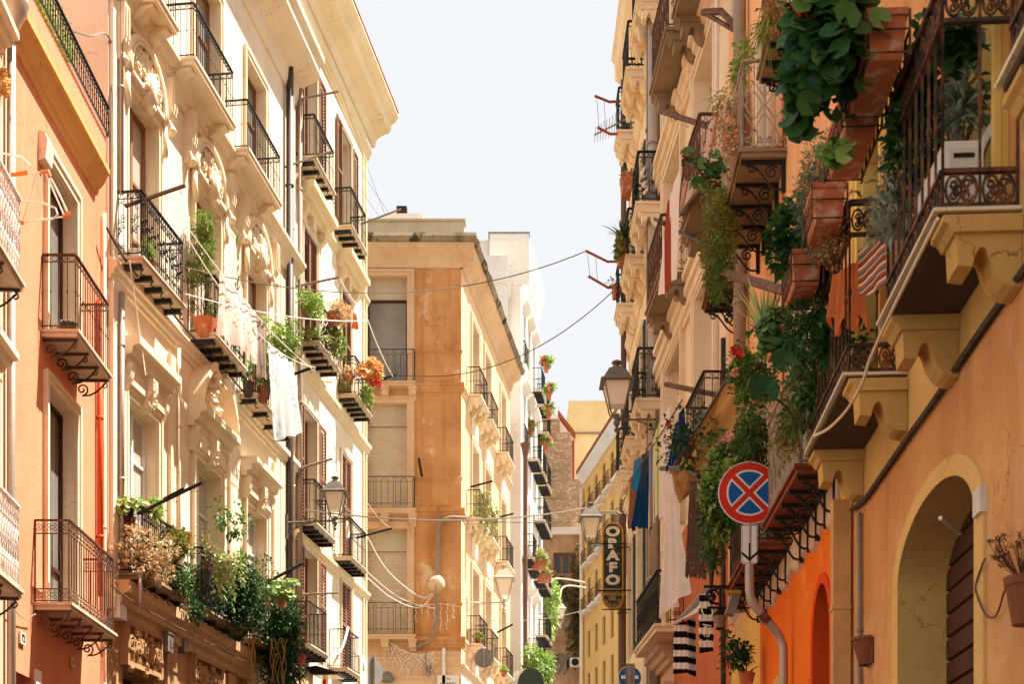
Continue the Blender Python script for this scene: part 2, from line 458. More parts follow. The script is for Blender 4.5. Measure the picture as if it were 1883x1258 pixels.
def louvre(root, u0, u1, z0, z1, y, hinge=None, ang=0, mat='brown shutter paint', split=True):
    """a louvred shutter leaf, flat at depth y or swung about its hinge edge by ang"""
    mb = MB(); w = u1-u0; f = .07; t = .045
    mb.box(0, f, 0, t, 0, z1-z0); mb.box(w-f, w, 0, t, 0, z1-z0)
    H = z1-z0; mids = [0, H-f]+([H*.52] if split else [])
    for m in mids: mb.box(f, w-f, 0, t, m, m+f)
    zz = f+.03
    while zz < H-f-.06:
        if not any(m-.055 < zz < m+f for m in mids): mb.prism([(.0, zz), (.01, zz-.01), (t-.006, zz+.034), (t-.016, zz+.044)], f, w-f)
        zz += .084
    o = mb.build('shutter', mat, root)
    if hinge == 'l': o.location = (u0, y, z0); o.rotation_euler = (0, 0, ang)
    elif hinge == 'r':
        o.location = (u1-w*cos(ang), y-w*sin(ang), z0); o.rotation_euler = (0, 0, ang)
    else: o.location = (u0, y, z0)
    return o

# ------------------------------------------------------------------ iron work
def spiral(cx, cz, r, turns=1.4, a0=0, d=1, n=12):
    return [(cx+r*(1-.78*i/n)*cos(a0+d*2*pi*turns*i/n), cz+r*(1-.78*i/n)*sin(a0+d*2*pi*turns*i/n)) for i in range(n+1)]
def ring(cx, cz, rx, rz=None, n=10): rz = rz or rx; return [(cx+rx*cos(2*pi*i/n), cz+rz*sin(2*pi*i/n)) for i in range(n+1)]
class Panel:
    def __init__(s, mb, a, b, z0):
        s.mb, s.a, s.z0 = mb, Vector((a[0], a[1], 0)), z0
        d = Vector((b[0]-a[0], b[1]-a[1], 0)); s.L = d.length; s.d = d.normalized(); s.nm = Vector((-s.d.y, s.d.x, 0))
    def P(s, t, z, o=0): q = s.a+s.d*t+s.nm*o; return (q.x, q.y, s.z0+z)
    def curve(s, pts, r=.006, o=0, n=3): s.mb.tube([s.P(t, z, o) for t, z in pts], r, n)
    def rail(s, z, r=.012, a=0, b=None): s.mb.bar(s.P(a, z), s.P(s.L if b is None else b, z), r)
    def flat(s, z, w, h):
        a, b = s.P(0, z), s.P(s.L, z); e = s.nm*w/2
        q = [(a[0]-e.x, a[1]-e.y), (b[0]-e.x, b[1]-e.y), (b[0]+e.x, b[1]+e.y), (a[0]+e.x, a[1]+e.y)]
        s.mb.prism(q, s.z0+z, s.z0+z+h, 'z')
    def bars(s, z0, z1, gap, r=.008, knot=0):
        n = max(1, round(s.L/gap))
        for i in range(n+1):
            t = s.L*i/n; s.mb.bar(s.P(t, z0), s.P(t, z1), r)
            if knot: s.mb.blob(s.P(t, (z0+z1)*knot), r*2.1, 4, (1, 1, 1.2))
def railing(root, u0, u1, p, z, h, style, mat, e=.03, sides=(1, 1)):
    mb = MB(); L = [(u0+e, -p+e), (u1-e, -p+e)]
    pans = [(L[0], L[1], 0)]
    if sides[0]: pans.append(((u0+e, -.01), L[0], 1))
    if sides[1]: pans.append((L[1], (u1-e, -.01), 1))
    for a, b, sd in pans:
        q = Panel(mb, a, b, z); s = q.L
        if style in ('plain', 'scrolltop', 'knot'):
            q.flat(h-.02, .045, .02); q.rail(.06, .012); q.bars(0.02, h-.01, .115, .0085, .5 if style != 'plain' else 0)
            if style == 'plain': q.rail(h*.5, .009)
            if style != 'plain':
                q.rail(h-.11, .009)
                n = max(1, round(s/.115))
                for i in range(n): q.curve(ring(s*(i+.5)/n, h-.062, s/n*.36, .036, 8), .006)
                for i in range(n): q.curve(ring(s*(i+.5)/n, .035, s/n*.36, .03, 8), .005)
        elif style == 'bands':
            q.flat(h-.02, .05, .022); q.rail(h-.19, .011); q.rail(.19, .011); q.rail(.03, .011); q.bars(.19, h-.19, .12, .009)
            n = max(1, round(s/.16))
            for zc in (h-.105, .11):
                for i in range(n):
                    c = s*(i+.5)/n; r = min(.036, s/n*.24)
                    for dx, dz, d0 in ((-1, 1, 0), (1, -1, 1), (-1, -1, 0), (1, 1, 1)):
                        q.curve(spiral(c+dx*s/n*.24, zc+dz*.036, r, 1.3, pi*d0, dx*dz, 8), .006)
            q.mb.bar(q.P(0, 0), q.P(0, h), .013)
        elif style in ('ornate', 'vine'):
            q.flat(h-.025, .05, .025); q.rail(.07, .012); q.rail(h-.13, .009)
            n = max(1, round(s/.26))
            for i in range(n+1): t = s*i/n; q.mb.bar(q.P(t, 0), q.P(t, h), .011)
            for i in range(n):
                c = s*(i+.5)/n; w = s/n*.42
                for k in range(-1, 2, 2): q.mb.bar(q.P(c+k*w*.45, .07), q.P(c+k*w*.45, h-.13), .006)
                q.curve(spiral(c-w*.4, h-.2, w*.5, 1.3, 0, 1, 9), .007); q.curve(spiral(c+w*.4, h-.2, w*.5, 1.3, pi, -1, 9), .007)
                q.curve(spiral(c-w*.4, .2, w*.5, 1.3, 0, -1, 9), .007); q.curve(spiral(c+w*.4, .2, w*.5, 1.3, pi, 1, 9), .007)
                for zc in (h*.42, h*.56): q.curve(spiral(c-w*.3, zc, w*.5, 1.4, pi*zc, 1, 9), .008, .01); q.curve(spiral(c+w*.3, zc+.06, w*.5, 1.4, 0, -1, 9), .008, -.01)
                for k in range(5): q.mb.blob(q.P(c+rnd.uniform(-w, w)*.7, h*.48+rnd.uniform(-.12, .12), rnd.uniform(-.02, .02)), .016, 4)
                m = max(1, round(s/n/.1))
                for j in range(m): q.curve(ring(s*i/n+s/n*(j+.5)/m, h-.075, s/n/m*.4, .042, 8), .006)
        elif style == 'twist':
            q.flat(h-.02, .06, .03); q.rail(.05, .014); q.bars(.02, h, .1, .009)
            n = max(1, round(s/.1))
            for i in range(n):
                t = s*(i+.5)/n
                q.curve([(t+.045*sin(k*.9), .07+(h-.14)*k/16) for k in range(17)], .008); q.curve([(t-.045*sin(k*.9), .07+(h-.14)*k/16) for k in range(17)], .008)
                for k in range(3): q.mb.blob(q.P(t, .25+.25*k), .022, 4)
        elif style == 'arch':
            q.rail(h-.01, .016); q.rail(.01, .014)
            n = max(1, round(s/.72))
            for i in range(n+1):
                for k in (-.035, .035):
                    t = min(max(s*i/n+k, 0), s); q.mb.bar(q.P(t, 0), q.P(t, h), .009)
            for i in range(n):
                a0, b0 = s*i/n+.035, s*(i+1)/n-.035
                q.rail(h-.17, .008, a0, b0); q.rail(.17, .008, a0, b0)
                if sd == 0:
                    c, w = (a0+b0)/2, (b0-a0)*.2
                    q.curve([(c-w, .1)]+[(c-w*cos(pi*k/8), h-.17-.02+w*.9*sin(pi*k/8)+.02) for k in range(9)]+[(c+w, .1)], .008)
        elif style == 'big':
            for zz, th in ((h-.02, .035), (.012, .03), (.2, .022), (h-.24, .022)): q.flat(zz, .035, th)
            q.bars(.02, h, .15 if sd == 0 else .2, .0095, .47)
            n = max(1, round(s/.2))
            for zc in (.118, h-.125):
                for i in range(n):
                    c = s*(i+.5)/n; w = s/n*.5
                    q.curve(ring(c-w*.42, zc, w*.42, .074, 12), .009, 0, 4); q.curve(ring(c+w*.42, zc, w*.42, .074, 12), .009, 0, 4)
                    for k in (-1, 1):
                        q.curve(spiral(c+k*w*.35, zc+.03, .03, 1.2, 0, k, 8), .008, .008, 4); q.curve(spiral(c+k*w*.35, zc-.03, .03, 1.2, 0, -k, 8), .008, .008, 4)
                    for k in range(5): q.mb.blob(q.P(c+.03*cos(k*1.26), zc+.03*sin(k*1.26), .01), .017, 5)
        elif style == 'lattice':
            q.flat(h-.02, .04, .025); q.rail(.04, .012); q.bars(.02, h, .13, .009)
            n = max(1, round(s/.26))
            for i in range(n):
                c = s*(i+.5)/n; w = s/n*.45
                q.curve([(c-w, .5), (c, .66), (c+w, .5), (c, .34), (c-w, .5)], .011); q.curve([(c-w, .6), (c, .76), (c+w, .6)], .009); q.curve([(c-w, .4), (c, .24), (c+w, .4)], .009)
                q.curve(ring(c, .14, w*.4, .1, 12), .012, 0, 4)
                for k in (-1, 1): q.curve(spiral(c+k*w*.72, .12, w*.36, 1.3, pi/2, k, 10), .01, 0, 4); q.curve(spiral(c+k*w*.6, h-.1, w*.4, 1.3, pi/2, -k, 10), .01, 0, 4)
    return mb.build('railing', mat, root)
def bracket(slab, u, p, z, kind, mat):
    mb = MB()
    if kind == 'beam':
        mb.box(u-.035, u+.035, -p+.05, -.005, z-.085, z-.002)
        mb.tube([(u, -p+.06, z-.03)]+[(u, -p+.03+.05*sin(a)*1.0-.02, z-.09-.045*(1-cos(a))) for a in [i*.5 for i in range(8)]], .012, 4)
    elif kind == 'scroll':
        mb.box(u-.02, u+.02, -p+.01, -.005, z-.035, z-.002)
        sp = spiral(-.1, z-.15, .095, 1.35, -pi*.5, -1, 16)
        mb.tube([(u, y, zz) for y, zz in reversed(sp)]+[(u, -.16-(p-.2)*t, z-.245+.2*t**1.3-.02*sin(pi*t)) for t in [i/8 for i in range(1, 9)]], .014, 5)
        mb.tube([(u, y, zz) for y, zz in spiral(-p+.07, z-.09, .05, 1.2, pi*.5, 1, 10)], .012, 4)
    elif kind == 'iron':
        mb.box(u-.02, u+.02, -p+.01, -.005, z-.04, z-.002); mb.box(u-.015, u+.015, -.05, -.005, z-.36, z-.04)
        mb.tube([(u, -p+.06+(p-.1)*t, z-.06-.26*t+.05*sin(2*pi*t)) for t in [i/10 for i in range(11)]], .013, 5)
        mb.tube([(u, y, zz) for y, zz in spiral(-.16, z-.13, .08, 1.5, pi*.2, 1, 12)], .012, 4); mb.tube([(u, y, zz) for y, zz in spiral(-p+.12, z-.09, .045, 1.3, 0, -1, 10)], .011, 4)
    elif kind == 'corbel':
        w = .11
        pr = [(0, -.09), (-p*.8, -.09), (-p*.78, -.25), (-p*.6, -.26), (-p*.585, -.225), (-p*.56, -.19), (-p*.52, -.165), (-p*.47, -.16), (-p*.43, -.175), (-p*.4, -.215), (-p*.36, -.265), (-p*.3, -.31), (-p*.22, -.345), (-p*.12, -.365), (0, -.37)]
        mb.prism([(min(y, -.004), z+zz) for y, zz in pr], u-w, u+w)
        mb.prism([(-.004, z-.002), (-p*.97, z-.002), (-p*.97, z-.035), (-p*.9, z-.05), (-p*.84, z-.089), (-.004, z-.089)], u-w-.025, u+w+.025)
    return mb.build('bracket', mat, slab)
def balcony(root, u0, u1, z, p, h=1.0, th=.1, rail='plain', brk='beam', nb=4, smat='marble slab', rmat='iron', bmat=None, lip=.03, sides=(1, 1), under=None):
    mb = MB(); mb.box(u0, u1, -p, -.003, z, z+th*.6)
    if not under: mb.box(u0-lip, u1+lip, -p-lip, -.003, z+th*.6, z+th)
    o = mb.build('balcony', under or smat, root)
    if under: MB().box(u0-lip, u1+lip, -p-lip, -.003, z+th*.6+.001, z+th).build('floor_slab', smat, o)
    if rail: railing(o, u0, u1, p, z+th, h, rail, rmat, sides=sides)
    for i in range(nb):
        bracket(o, u0+.08+(u1-u0-.16)*i/max(1, nb-1), p, z, brk, bmat or ('iron' if brk != 'corbel' else smat))
    return o
def pipe(root, u, off, z0, z1, r=.05, mat='zinc pipe', clips=(.3, .7), name='downpipe'):
    mb = MB(); mb.tube([(u, -off, z0), (u, -off, z1)], r, 10)
    for c in clips: z = z0+(z1-z0)*c; mb.tube([(u, -off, z-.02), (u, -off, z+.02)], r*1.22, 10)
    return mb.build(name, mat, root, True)
# ------------------------------------------------------------------ buildings, left side of the street
XL = (18-CX)/FOC*18.35
FL0 = F(720, XL, 18.35, -1, 11.0); FL1 = F(905, XL, 18.35, -1); FL2 = F(1270, -6.57, 23.0, -1); FL3 = F(1305, -5.21, 33.75, -1)
def bal(fc, root, a, b, z, p, **k):
    u = sorted((fc.u(a, p), fc.u(b, p))); return balcony(root, u[0], u[1], z, p, **k)
def op(fc, a, b): return sorted((fc.u(a), fc.u(b)))

# pink house at the left edge
r = FL0.root('town_house', 'pink plastered house at the left edge with white twisted iron balconies')
eL0 = FL0.u(18)
wins = [(eL0-1.75, eL0-.8, z, z+2.5, .3) for z in (5.45, 9.5)]
wall(r, 0, eL0, 0, 15.5, wins, 'pink plaster', shell=6)
for h in wins:
    surround(r, *h[:4], .14, .05, .3, 'beige stucco trim', sill=False); window(r, *h[:4], .3, 'white frame', 'curtain glass')
    band(r, h[0]-.3, h[1]+.3, strips(h[3]+.3, h[3]+.55, .25), 'beige stucco trim', 'window_hood')
for pr, pz in (((39.6, 1102), 5.35), ((41.7, 537), 9.4)):
    u1 = FL0.u(pr[0], .5); z = FL0.z(pr[0], pr[1], .5)
    balcony(r, u1-2.3, u1, z, .5, rail='twist', brk='scroll', nb=4, rmat='white iron', bmat='dark pipe', smat='marble slab')
mb = MB()
for i in range(60): mb.blob((FL0.u(6, .1)+rnd.uniform(-.1, .12), -.06-rnd.random()*.08, FL0.z(6, 150, .1)+rnd.uniform(-.12, .12)), .035, 5)
mb.build('plaster_rosette', 'ochre cornice plaster', r)

# salmon house
r = L1 = FL1.root('town_house', 'salmon house with deep ochre cornice and two curly iron balconies')
W1 = FL1.u(200); a, b = op(FL1, 85.5, 137)
h2, h1 = (a, b, 9.5, 12.05, .24), (a, b, 5.66, 8.85, .24)
dr = (FL1.u(21), FL1.u(59), 0, 4.6, .45); fa = (FL1.u(97), FL1.u(152), 0, 4.36, .3, .42)
wall(r, 0, W1, 0, 13.95, [h2, h1, dr, fa], 'salmon plaster', shell=6)
for h in (h2, h1): surround(r, *h[:4], .15, .05, .24, 'beige stucco trim', sill=False)
window(r, *h2[:4], .24, 'dark brown wood', 'grey glass', 2, ()); window(r, *h1[:4], .24, 'dark brown wood', 'grey glass', 2, (.25,))
window(r, dr[0], dr[1], 0, 4.6, .45, 'dark brown wood', 'dark glass', 1, ())
o = window(r, fa[0], fa[1], 0, 4.36, .3, 'grey metal', 'dark glass', 2, (.9,), name='fanlight_door')
mb = MB(); c = (fa[0]+fa[1])/2
for k in range(1, 8): mb.bar((c, .25, 3.95), (c+1.2*cos(pi*k/8), .25, 3.95+.5*sin(pi*k/8)), .012)
mb.build('fan_grille', 'iron', o)
band(r, 0, FL1.u(199, .2), [(.03, 12.72), (.05, 12.76), (.06, 12.82), (.1, 12.85), (.15, 12.92), (.19, 13.02), (.23, 13.04), (.23, 13.12), (.02, 13.18)], 'ochre cornice plaster', 'cornice')
railing(r, FL1.u(20), W1-.15, .06, 13.95, .5, 'knot', 'iron', e=.02, sides=(0, 1))
bal(FL1, r, 142, 203, 9.42, .5, h=1.06, rail='scrolltop', brk='scroll', nb=4, rmat='brown iron', bmat='dark pipe', smat='marble slab')
bal(FL1, r, 129.7, 212, 5.56, .5, h=1.14, rail='bands', brk='scroll', nb=5, rmat='brown iron', bmat='brown pipe', smat='marble slab')
pipe(r, FL1.u(21, .1), .1, 0, 12.6, .055, 'zinc pipe', (.25, .5, .75))
MB().lathe([(.05, -.5), (.06, -.3), (.15, -.12), (.19, 0), (.19, .05)], 14, (FL1.u(22, .15), -.17, 13.0)).build('rain_hopper', 'zinc pipe', r, True)
pipe(r, FL1.u(184, .06), .06, 6.4, 11.1, .045, 'orange pipe', (.2, .6))
pipe(r, FL1.u(192, .05), .05, 0, 12.6, .03, 'beige stucco trim', (.2, .4, .6, .8), 'conduit')
x = FL1.u(70); mb = MB(); mb.prism([(-.002, 11.8), (-.1, 11.84), (-.13, 12.1), (-.09, 12.2), (-.002, 12.22)], x, x+.3); mb.build('blind_box', 'white cream plaster', r)

# cream palazzo with carved window crowns
r = L2 = FL2.root('palazzo', 'tall cream palazzo with carved window crowns and plant filled balconies')
E2 = FL2.u(541); cols = [op(FL2, 232, 287), op(FL2, 355.5, 402), op(FL2, 451, 486)]
H = []
for a, b in cols: H += [(a, b, 16.8, 19.6, .25), (a, b, 12.2, 15.3, .26), (a, b, 7.0, 10.05, .25)]
g = [(cols[i][0]-.15, cols[i][1]-.1, 0, 5.45, .5) for i in range(3)]
wall(r, 0, E2, 6.3, 22.3, H, 'cream plaster', shell=7)
wall(r, 0, E2, 0, 6.3, g, 'tan ground plaster', 'ground_floor_wall', shell=7)
wall(r, .05, FL2.u(226), 6.8, 22.0, [], 'white cream plaster', 'end_pilaster', shell=.02, y=-.07)
for i, (a, b) in enumerate(cols):
    c = (a+b)/2
    surround(r, a, b, 16.8, 19.6, .14, .05, .25, 'beige stucco trim', False); window(r, a, b, 16.8, 19.6, .25, 'wood frame', 'grey glass')
    surround(r, a, b, 12.2, 15.3, .13, .06, .26, 'beige stucco trim', False); window(r, a, b, 12.2, 15.3, .26, 'wood frame', 'curtain glass', 2, (.28, .6), .09)
    surround(r, a, b, 7.0, 10.05, .13, .06, .25, 'beige stucco trim', False); window(r, a, b, 7.0, 10.05, .25, 'white frame', 'curtain glass', 2, (.72,), .08)
    window(r, g[i][0], g[i][1], 0, 5.45, .5, 'dark brown wood', 'dark glass', 2, (.82,), .1, 'doorway')
    # carved crown over the main floor window
    mb = MB(); N = 22
    arc = [(c+(b-a)*.62*cos(pi-pi*k/N), 15.45+.86*sin(pi*k/N)**.8) for k in range(N+1)]
    mb.tube([(x, -.09, z) for x, z in arc], .075, 6); mb.tube([(x*.92+c*.08, -.13, z-.07) for x, z in arc], .035, 5)
    mb.tube([(a-.16, -.08, 15.42), (a-.2, -.1, 15.1), (a-.14, -.1, 14.85)], .06, 5); mb.tube([(b+.16, -.08, 15.42), (b+.2, -.1, 15.1), (b+.14, -.1, 14.85)], .06, 5)
    mb.box(a-.1, b+.1, -.14, 0, 15.42, 15.52)
    for k in range(120):
        t = rnd.random()*pi; rr = rnd.random()**.6
        mb.blob((c+(b-a)*.5*rr*cos(t), -.05-.13*rnd.random()*(1.15-rr), 15.5+.74*rr*sin(t)), rnd.uniform(.035, .085), 6, (1, .8, rnd.uniform(.8, 1.5)))
    for k in (-1, 1):
        for j in range(3): mb.tube([(c+k*q, -.13, zz) for q, zz in spiral(.2+.14*j, 15.72+.22*(j % 2), .13, 1.5, pi*j, 1, 12)], .03, 5)
    mb.box(c-.11, c+.11, -.24, 0, 15.27, 15.8); mb.blob((c, -.17, 15.24), .1, 8)
    mb.build('carved_crown', 'beige stucco trim', r, True)
    for x in (a-.42, b+.42):                               # hanging consoles under the cornice
        mb = MB(); mb.prism([(0, 16.36), (-.2, 16.36), (-.18, 15.75), (-.12, 15.62), (-.15, 15.5), (-.08, 15.4), (0, 15.36)], x-.11, x+.11)
        for k in (-.055, .055): mb.box(x+k-.02, x+k+.02, -.215, -.17, 15.8, 16.3)
        mb.blob((x, -.12, 15.45), .1, 8); mb.build('console', 'beige stucco trim', r)
    # entablature and hood of the lower window
    band(r, a-.3, b+.3, strips(10.55, 10.95, .36), 'beige stucco trim', 'window_hood')
    mb = MB(); mb.box(a-.18, b+.18, -.1, 0, 10.16, 10.55); mb.box(a-.1, c-.16, -.135, 0, 10.22, 10.48); mb.box(c+.16, b+.1, -.135, 0, 10.22, 10.48)
    mb.prism([(0, 10.55), (-.26, 10.55), (-.26, 10.35), (-.16, 10.2), (-.2, 10.08), (0, 10.0)], c-.11, c+.11)
    for k in range(9): mb.blob((c+rnd.uniform(-.08, .08), -.24, 10.1+.05*k), .04, 5)
    for x in (a-.14, b+.14): mb.prism([(0, 10.55), (-.2, 10.55), (-.16, 10.3), (-.08, 10.1), (0, 10.1)], x-.07, x+.07)
    mb.build('entablature', 'beige stucco trim', r)
    if i == 1:                                             # broken curved pediment
        mb = MB()
        for k in (-1, 1):
            N = 10; pts = [(c+k*(b-a+.6)/2*(1-.75*j/N), 10.95+.85*sin(pi*.5*(j/N)**.8)) for j in range(N+1)]
            for (x, z), (x2, z2) in zip(pts, pts[1:]): mb.prism([(x, z), (x2, z2), (x2, z2+.18), (x, z+.18)], -.34, 0, 'y')
            mb.poly([(pts[0][0], -.05, 10.95)]+[(x, -.05, z) for x, z in pts]+[(pts[-1][0], -.05, 10.95)])
            mb.tube([(c+k*q, -.3, zz) for q, zz in spiral(.18, 11.72, .12, 1.4, 0, 1, 12)], .05, 6)
        for k in range(30): mb.blob((c+rnd.uniform(-.3, .3), -.1-rnd.random()*.12, 11.1+rnd.random()*.6), rnd.uniform(.05, .1), 6)
        mb.build('pediment', 'beige stucco trim', r)
    # carved ground floor relief
    mb = MB(); x0, x1 = a-.25, b
    for q in ((x0, x1, 5.5, 5.58), (x0, x1, 6.18, 6.26), (x0, x0+.08, 5.58, 6.18), (x1-.08, x1, 5.58, 6.18)): mb.box(q[0], q[1], -.14, 0, q[2], q[3])
    for k in range(70): mb.blob((rnd.uniform(x0+.12, x1-.12), -.05-.08*rnd.random(), rnd.uniform(5.62, 6.14)), rnd.uniform(.03, .07), 5, (1, .8, 1.5))
    for k in range(5):
        q = x0+.2+(x1-x0-.4)*k/4; mb.tube([(q+s, -.12, zz) for s, zz in spiral(0, 5.88, .16, 1.6, k, 1-2*(k % 2), 12)], .025, 4)
    for k in (.1, .5, .9): mb.blob((x0+(x1-x0)*k, -.12, 5.46), .07, 6)
    mb.build('carved_relief', 'tan ground plaster', r)
    MB().box(b+.25, b+.75, -.12, 0, 0, 6.2).build('pilaster', 'tan ground plaster', r)
    MB().box(b+.55, b+.95, -.07, 0, 7.1, 11.5).build('pilaster', 'beige stucco trim', r)
band(r, 0, E2, [(.04, 16.28), (.07, 16.3), (.08, 16.4), (.13, 16.44), (.15, 16.54), (.22, 16.58), (.26, 16.66), (.3, 16.68), (.3, 16.76)], 'beige stucco trim', 'cornice')
band(r, 0, E2, strips(11.72, 12.02, .16), 'beige stucco trim'); band(r, 0, E2, strips(6.25, 6.8, .36), 'ledge plaster')
band(r, 0, E2+.1, [(.05, 20.6), (.1, 20.75), (.12, 21.0), (.3, 21.1), (.55, 21.2), (.62, 21.3), (.62, 21.5), (.72, 21.6), (.72, 21.75)], 'beige stucco trim', 'cornice')
for a, b in ((291, 325), (360, 430), (458, 516)):          # upper balconies stand on the cornice ledge
    u0, u1 = FL2.u(a, .55), FL2.u(b, .55)
    o = balcony(r, u0-.05, u1+.05, 16.65, .55, 1.0, .13, 'knot', 'none', 0, 'beige stucco trim', 'iron', lip=.03)
    for x in (u0+.12, u1-.12): MB().prism([(0, 16.64), (-.46, 16.64), (-.46, 16.6), (-.34, 16.56), (-.28, 16.48), (-.16, 16.42), (0, 16.38)], x-.12, x+.12).build('bracket', 'beige stucco trim', o)
bal(FL2, r, 262, 339, 12.04, .5, h=1.1, rail='ornate', brk='beam', nb=5, smat='marble slab', rmat='black metal')
bal(FL2, r, 396, 452, 12.15, .55, h=1.1, rail='vine', brk='beam', nb=5, smat='marble slab', rmat='black metal')
bal(FL2, r, 472, 536, 11.98, .5, h=1.1, rail='knot', brk='beam', nb=4, smat='marble slab', rmat='black metal')
bal(FL2, r, 264, 339, 6.86, .5, h=1.1, rail='ornate', brk='beam', nb=4, smat='grey stone corbel', rmat='black metal')
bal(FL2, r, 372, 452, 6.86, .55, h=1.1, rail='ornate', brk='beam', nb=4, smat='grey stone corbel', rmat='black metal')
bal(FL2, r, 470, 540, 6.86, .55, h=1.1, rail='ornate', brk='beam', nb=4, smat='grey stone corbel', rmat='black metal')
pipe(r, FL2.u(224, .12), .12, 7.2, 11.6, .045, 'zinc pipe', (.3, .8)); pipe(r, FL2.u(223, .12), .12, 13.2, 22, .04, 'zinc pipe', (.2, .5))
pipe(r, FL2.u(329, .1), .1, 6.9, 11.7, .035, 'beige stucco trim', (.3, .7), 'conduit'); pipe(r, FL2.u(258, .46), .46, 6.3, 6.95, .035, 'zinc pipe', (.9,))
pipe(r, FL2.u(533, .12), .12, 0, 21.5, .085, 'dark pipe', (.15, .4, .6, .85)); pipe(r, E2-.42, .1, 6.8, 22, .04, 'cream plaster', (.3, .7), 'conduit'); pipe(r, E2-.62, .1, 3, 12, .035, 'zinc pipe', (.3, .7), 'conduit')
for x in (520, 515, 508): MB().box(FL2.u(x)-.12, FL2.u(x)+.12, -.05, 0, 7.0, 16.0).build('pilaster', 'beige stucco trim', r)

# pale house with brown louvred shutters
r = L3 = FL3.root('shuttered_house', 'pale yellow house with brown louvred shutters, black railings and wide eaves')
E3 = FL3.u(674); A = op(FL3, 557, 582); B_ = op(FL3, 627, 645)
rows = [(19.5, 22.45), (15.25, 18.1), (10.76, 13.65), (7.75, 10.2)]
hs = [(q[0], q[1], z0, z1, .3) for q in (A, B_) for z0, z1 in rows]
hs += [(q[0]+.1, q[1], 0, 5.2, .35) for q in (A, B_)]
wall(r, 0, E3, 0, 24.0, hs, 'pale yellow plaster', shell=4.2)
for i, (z0, z1) in enumerate(rows):
    for j, (a, b) in enumerate((A, B_)):
        lw = (b-a)/2
        surround(r, a, b, z0, z1, .1, .03, 0, 'pale yellow plaster', False)
        window(r, a, b, z0, z1, .3, 'brown shutter paint', 'dark glass', 2, (.4,))
        if i in (0,) or (i in (2, 3) and j == 0):          # open leaves folded back against the wall
            louvre(r, a-lw-.08, a-.08, z0, z1, -.075)
            louvre(r, b+.08, b+.08+lw, z0, z1, -.075)
        else:
            louvre(r, a, a+lw-.005, z0, z1, -.01); louvre(r, a+lw+.005, b, z0, z1, -.01)
for a, b in (A, B_):
    band(r, a-.45, b+.55, strips(18.5, 18.95, .42), 'yellow trim plaster', 'window_hood')
    for x in (a-.2, b+.2): MB().prism([(0, 18.5), (-.22, 18.5), (-.18, 18.3), (-.08, 18.2), (0, 18.1)], x-.1, x+.1).build('console', 'yellow trim plaster', r)
    MB().box((a+b)/2-.12, (a+b)/2+.12, -.14, 0, 18.22, 18.5).build('keystone', 'yellow trim plaster', r)
    window(r, a+.1, b, 0, 5.2, .35, 'dark brown wood', 'dark glass')
band(r, 0, E3+.04, strips(14.42, 14.72, .14), 'yellow trim plaster'); band(r, 0, E3+.04, strips(10.22, 10.45, .12), 'yellow trim plaster'); band(r, 0, E3+.04, strips(18.75, 18.95, .1), 'yellow trim plaster')
band(r, 0, E3+.06, strips(22.95, 23.3, .14), 'yellow trim plaster')
band(r, 0, E3+.75, [(.06, 23.75), (.1, 23.85), (.14, 24.0), (.3, 24.1), (.5, 24.16), (.56, 24.26), (.56, 24.38), (.68, 24.46), (.78, 24.6), (.78, 24.68), (.3, 24.74)], 'yellow trim plaster', 'eaves_cornice')
MB().box(-.2, E3+.7, -.8, 4.2, 24.685, 24.72).build('roof', 'roof tile', r)
for k in (.12, .42): MB().box(E3-k-.1, E3-k, -.05, 0, 5, 22.9).build('pilaster', 'yellow trim plaster', r)
for z, ra, nb in ((19.33, 'scrolltop', 5), (15.03, 'scrolltop', 5), (10.57, 'scrolltop', 5), (7.55, 'plain', 5)):
    for a, b in ((579, 616), (646.5, 674.5)):
        if z == 15.03: a, b = a+7.5, b+8
        if z == 7.55: a, b = a-9, b-13
        bal(FL3, r, a, b, z, .47, h=1.02, rail=ra, brk='beam', nb=nb, smat='marble slab', rmat='iron')
pipe(r, .12, .12, 5, 22, .06, 'grey pipe', (.2, .5, .8))

# corner house at the bend
FC = F(None, -9.0, 45.0, 0); FCs = F(1312, (848-CX)/FOC*45, 45.0, -1)
r = CB = FC.root('corner_house', 'ochre corner house at the bend with grey roller shutters and a mossy cornice')
EC = FCs.O[0]+9.0; pu = (763-CX)/FOC*45+9
X = lambda px: (px-CX)/FOC*45+9
Zy = lambda py: (YH-py)/FOC*45+EYE
wa, wb = X(674.5), X(749)
hc = [(wa, wb, 18.1, 21.45, .35), (wa, wb, 14.0, 17.4, .35), (wa, wb, 9.95, 13.4, .35)]
hc += [(wa-4, wb-4, z, z+3.3, .35) for z in (18.1, 14.0, 9.95)]+[(wa-.2, wb, 0, 8.45, .4)]
wall(r, 0, pu, 9.5, 22.0, hc, 'faded ochre plaster')
wall(r, pu, EC, 9.5, 22.0, [], 'worn ochre plaster', 'corner_pier')
wall(r, 0, EC, 0, 9.5, hc, 'pale pink plaster', 'ground_floor_wall')
for h in hc[:6]:
    surround(r, h[0], h[1], h[2], h[3], .2, .06, .35, 'faded ochre plaster', False)
    top = h[3]-.66; MB().box(h[0], h[1], .2, .34, top, h[3]).build('blind_panel', 'grey cement', r)
    if h[2] > 18: window(r, h[0], h[1], h[2], top, .34, 'dark brown wood', 'grey glass', 1, (), .06)
    else: roller(r, h[0], h[1], h[2], top, .33)
for z, rz in ((17.95, 0), (13.93, 0), (9.95, 0)):
    for s in (0, -4): balcony(r, wa-.35+s, X(764)+s, z-.12, .4, 1.02, .14, 'arch', 'corbel', 3, 'faded ochre plaster', 'iron', bmat='faded ochre plaster')
